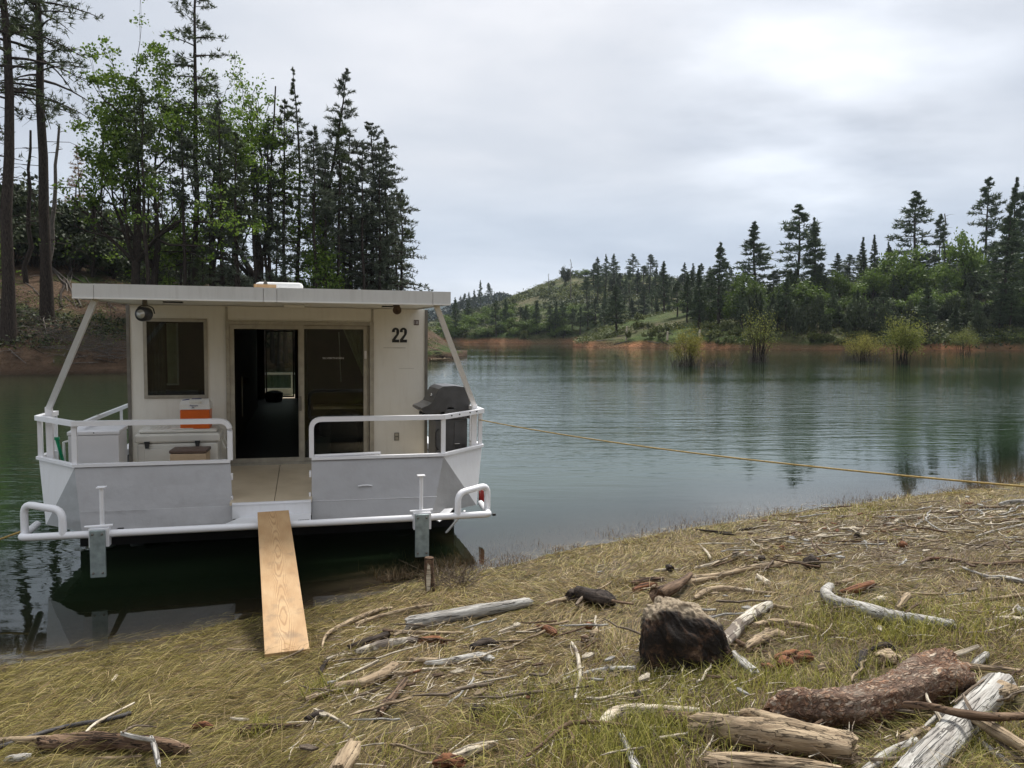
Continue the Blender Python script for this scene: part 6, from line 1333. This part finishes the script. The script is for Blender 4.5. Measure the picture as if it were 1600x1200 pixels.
W_([(705, 1186), (735, 1172), (778, 1160)], [16, 18, 8], 'w_bleach', 'white tapering driftwood piece at the bottom', 'driftwood', seg=12)
W_([(680, 1194), (700, 1188), (724, 1192)], [14, 20, 12], 'w_rot', 'bright orange rotten chunk at the bottom edge', rough=.3)
W_([(552, 1168), (542, 1186), (528, 1208)], [24, 30, 32], 'w_tan', 'blunt tan post end sticking up from the bottom edge', seg=12, lift=.03)
W_([(893, 1003), (902, 1022), (906, 1050), (903, 1072), (899, 1092)], [3, 6, 7, 6, 5], 'w_patch', 'thin peeling stick lying upright in the dry grass', lift=.03)
W_([(880, 1062), (925, 1050), (960, 1046), (993, 1044)], [5, 9, 11, 8], 'w_grey', 'silver stick left of the big stump')
W_([(850, 1082), (900, 1064), (965, 1056)], [3, 5, 5], 'w_twig', 'long thin twig crossing the thin peeling stick', lift=.02)
W_([(798, 1110), (808, 1092), (850, 1092)], [4, 4, 3], 'w_twig', 'forked fine twig in dry grass left of the tall tufts')
W_([(60, 1163), (110, 1160), (170, 1158), (230, 1162), (292, 1172)], [20, 24, 25, 22, 18], 'w_brown', 'flaky brown log lying in grass at the lower left', 'log', 'log', seg=18, n=40, rough=.22)
W_([(250, 1155), (270, 1162), (297, 1176)], [8, 14, 7], 'w_tan', 'splintered pale end of the flaky brown log', split=.3)
W_([(190, 1146), (215, 1152), (240, 1157)], [6, 7, 6], 'w_grey', 'forked grey twig across the flaky brown log', lift=.08)
W_([(236, 1152), (243, 1172), (248, 1196)], [7, 8, 7], 'w_grey', 'grey prong running down from the forked twig', lift=.06)
W_([(192, 1144), (212, 1134), (245, 1136)], [3, 3, 2], 'w_twig', 'thin looped twig over the flaky brown log', lift=.10)
W_([(145, 1184), (180, 1184), (221, 1181)], [3, 5, 4], 'w_tan', 'thin tan stick below the flaky brown log')
W_([(10, 1186), (30, 1184), (48, 1180)], [9, 12, 7], 'w_grey', 'grey knotted piece at the lower left edge')
W_([(-20, 1160), (40, 1156), (116, 1152)], [12, 12, 7], 'w_tan', 'smooth yellowish stick under the dark cable')
W_([(128, 1153), (150, 1130), (210, 1098)], [4, 5, 3], 'w_bleach', 'long pale straw-coloured stem by the end of the dark cable', lift=.03)
W_([(355, 1014), (375, 1015), (400, 1015)], [3, 4, 4], 'w_tan', 'small tan stick left of the foot of the plank')
W_([(175, 1065), (182, 1055)], [4, 5], 'w_bleach', 'tiny cream stick in the combed grass')
W_([(408, 1040), (450, 1026), (478, 1012)], [2, 3, 3], 'w_twig', 'thin curved stem at the foot of the plank', foot=False, lift=.015)
W_([(360, 1122), (375, 1124), (388, 1124)], [3, 5, 5], 'w_bleach', 'small pale stick in the lower left grass')
W_([(372, 1142), (400, 1138), (470, 1134)], [12, 14, 7], 'w_brown', 'half buried brown wood left of centre')
W_([(300, 1136), (318, 1132), (332, 1136)], [7, 10, 6], 'w_rot', 'reddish clod in the lower left grass')
# cable at the lower left
P = [on_ground(u, v, .035) for u, v in ((-60, 1184), (-20, 1172), (10, 1164), (40, 1154), (70, 1144), (100, 1136), (130, 1130), (158, 1127), (185, 1120), (205, 1114))]
PP = []
for i in range(len(P) - 1):
    for k in range(12): PP.append(P[i].lerp(P[i + 1], k / 12))
rope('ground_cable', PP, .0125, 'blackhose', 'dark ribbed cable entering the grass at the lower left', 'cable', ridge=.16)
# stake and brush in the shallows
def stake():
    a = on_ground(671, 925, 0); Y = a.y; a.z -= .1; top = at_depth(670, 871, Y); m = MB(); h = (top - a).length
    m.tube([(0, 0, 0), (.01, 0, h * .3), (-.005, 0, h * .7), (0, .0, h)], [.055, .05, .05, .045], 12); o = m.build('wood_stake', MAT['w_brown'], None, Matrix.Translation(a)); tag(o, 'short brown stake with a pale stripped patch standing at the water edge', 'stake')
    m = MB(); m.slab([(-.022, -.055, h * .25), (.012, -.058, h * .32), (.020, -.056, h * .6), (.012, -.052, h * .85), (-.010, -.052, h * .9), (-.026, -.054, h * .6)], (0, .012, 0)); m.build('stripped_patch', MAT['w_bleach'], o)
    return a
sa = stake()
def gen_s(i):
    p = on_ground(rr.uniform(678, 735), rr.uniform(905, 922), 0); a = rr.uniform(0, 6.28); L = rr.uniform(.08, .42); p.z = max(p.z, 0) + rr.uniform(0, .05); return p, p + Vector((math.cos(a) * L, math.sin(a) * L * .5, rr.uniform(.0, .22)))
twig_pile(90, gen_s, 'w_twig', 'twig_heap', 'small heap of dead twigs beside the brown stake', .0045)
for i, pts in enumerate((((1088, 827), (1110, 830), (1146, 832)), ((1150, 829), (1172, 826), (1196, 822)), ((1118, 833), (1135, 834), (1150, 836)))):
    W_(list(pts), [2, 4, 2], 'w_dark', ('dark floating stick at the water edge, leftmost of three', 'dark floating stick at the water edge, rightmost of three', 'dark floating stick nearest the grass of three')[i], foot=False)

# the big rotten stump
def stump():
    c = on_ground(1072, 1050, 0); sc = c.y / FPX; rx, rz_ = 67 * sc, 61 * sc; r = np.random.default_rng(3); n, k = 120, 170; th = np.linspace(0, math.pi, n + 1)[:, None]; ph = np.linspace(0, 2 * math.pi, k, endpoint=False)[None, :]
    x = np.sin(th) * np.cos(ph); y = np.sin(th) * np.sin(ph); z = np.cos(th) * np.ones_like(ph)
    # squared-off block, broader at the lower right, pointed at the upper left
    g = 1 + .16 * wav(x * 1.5 + 4, y * 1.5 + z * 1.2, 1.4, 5, 3) + .10 * wav(x * 2 + z, y * 2 - z, 4.5, 6, 3) + 0.028 * wav(x * 3 + z * 2, y * 3 - z * 2.2, 12, 8, 3) + .014 * wav(x * 5 + z * 3, y * 4 - z * 5, 22, 9, 2)
    g = 1 + (g - 1) * .75; A_ng = np.degrees(np.arctan2(z, x)) % 360; rad_ = np.interp(A_ng, [0, 25, 50, 75, 100, 125, 150, 180, 210, 235, 270, 300, 330, 345, 360], [1.0, .96, .90, .96, 1.0, 1.03, 1.0, .98, 1.04, 1.10, 1.0, 1.10, 1.16, 1.10, 1.0]); g = g * (1 + (rad_ - 1) * np.clip(1.2 - np.abs(y), 0, 1))
    sq = lambda q: np.sign(q) * np.abs(q) ** .82
    X = sq(x) * g * rx; Y = sq(y) * g * rx * .85; Z = sq(z) * g * rz_ + rz_ * .92 - .10 * X * (z > 0)
    X = X + 0 * Z
    V = np.stack([X, Y, Z], -1).reshape(-1, 3); i = np.arange(n * k); a = i // k; b = i % k; F = np.stack([a * k + b, (a + 1) * k + b, (a + 1) * k + (b + 1) % k, a * k + (b + 1) % k], -1)
    me = np_mesh('rotten_stump', V, F, True); at = me.attributes.new('pale_top', 'FLOAT', 'POINT'); nx = (y * .75 + z * 1.0 - .15 * x).reshape(-1); q = np.clip((nx - .36 + .25 * wav(V[:, 0] * 4, V[:, 2] * 6, 5, 3)) * 3.0, 0, 1); at.data.foreach_set('value', q.astype(np.float32))  # paler over the upper and back sides, darker in front
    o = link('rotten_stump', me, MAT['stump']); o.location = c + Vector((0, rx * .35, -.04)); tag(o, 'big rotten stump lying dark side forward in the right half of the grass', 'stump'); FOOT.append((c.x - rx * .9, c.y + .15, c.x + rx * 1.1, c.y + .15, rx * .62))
stump()

# small loose sticks and chips, one thing each, sharing a few meshes
def small_stick(seed, L=1.0, r=.03):
    r_ = random.Random(seed); m = MB(); m.tube([(L * i / 5, r_.uniform(-.06, .06) * L, r_.uniform(-.02, .03) * L) for i in range(6)], [r * (1, 1.1, .95, .9, .8, .4)[i] for i in range(6)], 6); return m.mesh('small_stick')
def small_chip(seed):
    r_ = random.Random(seed); m = MB(); n = 7; top = [(.5 * math.cos(6.28 * k / n) * r_.uniform(.6, 1.1), .22 * math.sin(6.28 * k / n) * r_.uniform(.6, 1.1), .05 + r_.uniform(0, .05)) for k in range(n)]; m.slab(top, (0, 0, -.09)); return m.mesh('wood_chip')
STK = []; CHP = []
for mt in ('w_bleach', 'w_tan', 'w_grey', 'w_twig', 'w_brown', 'w_rot'):
    for i in range(3 if mt in ('w_bleach', 'w_tan') else 2):
        if mt != 'w_rot': me = small_stick(i * 7 + len(STK)); me.materials.append(MAT[mt]); STK.append((me, mt))
    for i in range(2): me = small_chip(i * 5 + len(CHP)); me.materials.append(MAT[mt]); CHP.append((me, mt))
DESC = {'w_bleach': 'bleached', 'w_tan': 'tan', 'w_grey': 'silver-grey', 'w_twig': 'dull brown', 'w_brown': 'dark brown', 'w_rot': 'reddish'}
def loose_spot(i):
    q = i % 10
    if q < 6: return rr.uniform(1150, 1620), rr.normal() * 22 + float(np.interp(rr.uniform(1150, 1620), [1150, 1620], [858, 818]))
    if q < 7: return rr.uniform(850, 1620), rr.uniform(880, 1000)
    if q < 9: return rr.uniform(500, 1100), rr.uniform(975, 1110)
    return rr.uniform(420, 1600), rr.uniform(1060, 1195)
cnt = 0; tries = 0
while cnt < 470 and tries < 4000:
    tries += 1; px, row = loose_spot(tries) if cnt < 270 else (rr.uniform(1130, 1620), 0)
    if row == 0: row = float(np.interp(px, [1130, 1300, 1620], [868, 842, 806])) + rr.normal() * 17
    if row > 1195 or row < 700: continue
    p = on_ground(px, row, 0)
    if float(shore_s(p.x, p.y)) < .25: continue
    chip = rr.random() < .35; me, mt = (CHP if chip else STK)[int(rr.integers(0, len(CHP if chip else STK)))]
    L = rr.uniform(.05, .14) if chip else rr.uniform(.12, .5); o = bpy.data.objects.new('wood_chip' if chip else 'small_stick', me); COL.objects.link(o)
    p.z += .06 + rr.uniform(0, .03); o.location = p; o.rotation_euler = (rr.uniform(-.2, .2), rr.uniform(-.12, .12), rr.normal() * .6 + .5 + (3.14 if rr.random() < .5 else 0)); o.scale = (L, L * (1 if chip else rr.uniform(.5, 1.1)) , L * (1 if chip else rr.uniform(.5, 1.0)))
    if not chip: o.scale = (L, max(.12, L * .7), max(.12, L * .7))
    tag(o, f"small {DESC[mt]} {'wood chip' if chip else 'stick'} among the litter on the grassy shore", 'wood chip' if chip else 'stick', f"{DESC[mt]} {'chips' if chip else 'sticks'} in the shore litter"); cnt += 1
def gen_l(i):
    px, row = loose_spot(i); row = min(1198, max(790, row)); p = on_ground(px, row, .05); a = rr.normal() * .7 + .5; L = rr.uniform(.04, .22); return p, p + Vector((math.cos(a) * L, math.sin(a) * L, rr.uniform(-.005, .03)))
twig_pile(1400, gen_l, 'w_twig', 'drift_litter', 'fine twigs and litter scattered through the shore grass', .0032)
twig_pile(900, gen_l, 'w_bleach', 'drift_litter', 'fine pale slivers scattered through the shore grass', .0030)

# ------------------------------------------------------------------ shore grass: hundreds of thousands of blades, nobody could count them
def grass_blade_mat(name, cols):
    m, nt = new_mat(name); g = nd(nt, 'ShaderNodeNewGeometry'); c = ramp(nt, g.outputs['Random Per Island'], [(i / (len(cols) - 1), q) for i, q in enumerate(cols)])
    d = nd(nt, 'ShaderNodeBsdfPrincipled', {'Base Color': c, 'Roughness': .55, 'Specular IOR Level': .3}); t = nd(nt, 'ShaderNodeBsdfTranslucent', {'Color': c})
    x = nd(nt, 'ShaderNodeMixShader', {0: .25, 1: d.outputs[0], 2: t.outputs[0]}); nd(nt, 'ShaderNodeOutputMaterial', {0: x.outputs[0]}); return m
MAT['g_olive'] = grass_blade_mat('olive_grass', [(.045, .034, .008), (.145, .118, .022), (.245, .202, .048), (.46, .37, .14)])
MAT['g_straw'] = grass_blade_mat('straw_grass', [(.075, .045, .020), (.24, .155, .062), (.44, .315, .14), (.70, .56, .32)])
MAT['g_fresh'] = grass_blade_mat('fresh_grass', [(.07, .072, .014), (.18, .18, .030), (.33, .31, .060), (.52, .46, .14)])
MAT['g_brown'] = grass_blade_mat('brown_dead_grass', [(.055, .034, .018), (.14, .088, .046), (.22, .145, .080), (.34, .25, .14)])
def blades(x, y, head, elev, L, w, r, wl=0.0):
    n = len(x); z = ground_z(x, y) - .005; p = np.stack([x, y, z], -1); d = np.stack([np.cos(head) * np.cos(elev), np.sin(head) * np.cos(elev), np.sin(elev)], -1)
    roll = r.uniform(-.9, .9, n); side = np.stack([-np.sin(head), np.cos(head), np.zeros(n)], -1); up = np.cross(d, side); sd = side * np.cos(roll)[:, None] + up * np.sin(roll)[:, None]; L_ = L[:, None]; w_ = (w / 2)[:, None]
    e2 = elev - r.uniform(.25, .9, n); d2 = np.stack([np.cos(head) * np.cos(e2), np.sin(head) * np.cos(e2), np.sin(e2)], -1) + side * r.normal(size=(n, 1)) * .25
    p1 = p + d * L_ * .5; p2 = p1 + d2 * L_ * .5; g1 = ground_z(p1[:, 0], p1[:, 1]); g2 = ground_z(p2[:, 0], p2[:, 1]); p2[:, 2] = np.maximum(p2[:, 2], g2 + .004); p1[:, 2] = np.maximum(p1[:, 2], g1 + .008)
    V = np.stack([p - sd * w_, p + sd * w_, p1 - sd * w_ * .8, p1 + sd * w_ * .8, p2], 1).reshape(-1, 3); b = np.arange(n)[:, None] * 5
    F = np.concatenate([b + np.array([0, 1, 3]), b + np.array([0, 3, 2]), b + np.array([2, 3, 4])], 1).reshape(-1, 3); return V, F
def grass():
    r = np.random.default_rng(99); N = 500000; px = r.uniform(-380, 1980, N); Y = 2.1 + 13.4 * r.uniform(0, 1, N) ** 1.08; x = px2t(px) * Y; y = Y; s = shore_s(x, y); k = (s > -.05) | ((s > -.45) & (r.random(N) < .30)); x, y, s = x[k], y[k], s[k]
    # bare or trampled spots
    dens = .5 + .5 * wav(x, y, 2.6, 31); k = r.random(len(x)) < np.clip(.34 + dens * 1.0, 0, 1); x, y, s = x[k], y[k], s[k]
    keep = np.ones(len(x), bool)
    for ax, ay, bx, by, R in FOOT:
        if R < .012: continue
        dx, dy = bx - ax, by - ay; t = np.clip(((x - ax) * dx + (y - ay) * dy) / (dx * dx + dy * dy + 1e-9), 0, 1); q = np.hypot(x - ax - t * dx, y - ay - t * dy); keep &= q > R
    x, y, s = x[keep], y[keep], s[keep]; n = len(x)
    px = x / y * FPX + 800
    zone = wav(x, y, 1.1, 41) ; z2 = wav(x, y, 3.1, 42)
    flow = .50 + .55 * wav(x, y, .9, 43) + .5 * wav(x, y, 4.2, 44) * (1 + 1.2 * (px > 650)); head = flow + r.normal(size=n) * .34 + np.where(r.random(n) < np.where(px < 650, .14, .34), r.uniform(-3.1, 3.1, n), 0) + np.where(px < 700, 0, math.pi * (wav(x, y, 1.7, 45) > .15))
    near = np.clip((5.2 - y) / 2.0, 0, 1) * np.clip((px - 700) / 300, 0, 1)
    U = np.clip(.12 + .45 * np.clip(z2 - .15, 0, 1) + .75 * near * np.clip(.4 + zone, 0, 1), 0, 1)
    elev = np.clip(r.normal(size=n) * .20 + .12 + U * 1.1, .02, 1.45); elev = np.where(s < .05, elev * .25, elev); L = (.05 + .24 * r.beta(1.6, 2.2, n)) * (1 + .35 * U) * np.where(s < .6, .8, 1); w = (.0013 + .00034 * y) * r.uniform(.7, 1.5, n)
    # colour families follow where each kind grows
    edge = np.exp(-((s - .2) / .5) ** 2); left = np.clip((650 - px) / 500, 0, 1)
    wt = np.stack([.9 + 1.3 * edge + 2.6 * left + .4 * zone, .50 + .8 * np.clip(zone, -1, 1) * (1 - .7 * left) + .3 * (1 - left), .10 + 1.0 * near * np.clip(.5 + z2, 0, 1) + .3 * np.clip(z2, 0, 1), .45 + 1.5 * np.clip(-zone, 0, 1) * (1 - left) * (1 - edge)], -1); wt = np.clip(wt, .04, None); wt /= wt.sum(1)[:, None]; c = (r.random(n)[:, None] > np.cumsum(wt, 1)).sum(1)
    for i, (mt, nm, lab) in enumerate((('g_olive', 'matted_grass', 'olive grass combed flat along the shore'), ('g_straw', 'straw_grass', 'straw-coloured dry grass over the shore'), ('g_fresh', 'fresh_grass', 'yellow-green standing grass on the shore'), ('g_brown', 'dead_grass', 'brown dead grass and thatch on the shore'))):
        k = c == i; V, F = blades(x[k], y[k], head[k], elev[k], L[k], w[k], r); o = link(nm, np_mesh(nm, V, F), MAT[mt]); tag(o, lab, 'grass', kind='stuff')
    # sprigs standing in the shallow water along the edge
    m = 12000; px = r.uniform(560, 1700, m); d = r.exponential(.55, m) + .02; t = r.uniform(-1, 12, m); x = SP[0] + .878 * t + .479 * d * -1; y = SP[1] + .479 * t + .878 * d; s = shore_s(x, y); k = (s < 0) & (s > -1.9) & (wav(x, y, 2.0, 52) > -.3); x, y = x[k], y[k]; n = len(x)
    V, F = blades(x, y, r.uniform(-3, 3, n), r.uniform(.7, 1.5, n), r.uniform(.03, .11, n) + .10 * np.clip(-s[k], 0, .7), np.full(n, .006), r); o = link('water_sprigs', np_mesh('water_sprigs', V, F), MAT['g_brown']); tag(o, 'dark grass sprigs standing in the shallow water', 'grass', kind='stuff')
    # taller tufts
    V_, F_ = [], []; b0 = 0
    for (u, v, nn, hh, sp) in [(510, 1085, 160, .20, .09), (405, 1150, 120, .16, .07), (790, 1130, 200, .22, .16), (860, 1100, 260, .22, .2), (930, 1190, 420, .26, .22), (1000, 1180, 420, .28, .22), (1040, 1150, 300, .24, .15), (1150, 1075, 420, .20, .28), (1240, 1080, 380, .18, .25), (1300, 985, 380, .20, .3), (1400, 985, 320, .20, .3), (1415, 1000, 240, .22, .12), (1500, 1000, 300, .2, .3), (1560, 960, 320, .2, .35), (1330, 960, 240, .2, .2), (960, 1090, 300, .18, .2), (1060, 1075, 340, .18, .25), (1480, 1190, 160, .16, .12), (1500, 1165, 150, .16, .1), (640, 1180, 140, .15, .2), (1350, 1045, 260, .16, .25), (1300, 812, 200, .16, .5), (1360, 800, 200, .16, .4)]:
        p = on_ground(u, v, 0); a = p.x + r.normal(size=nn) * sp; b = p.y + r.normal(size=nn) * sp * .8; hd = r.uniform(-3.14, 3.14, nn); V, F = blades(a, b, hd, r.uniform(.75, 1.45, nn), r.uniform(.5, 1.1, nn) * hh, np.full(nn, .0030 + .0003 * p.y), r); V_.append(V); F_.append(F + b0); b0 += len(V)
    o = link('grass_tufts', np_mesh('grass_tufts', np.concatenate(V_), np.concatenate(F_)), MAT['g_fresh']); tag(o, 'taller tufts of yellow-green grass', 'grass', kind='stuff')
grass()
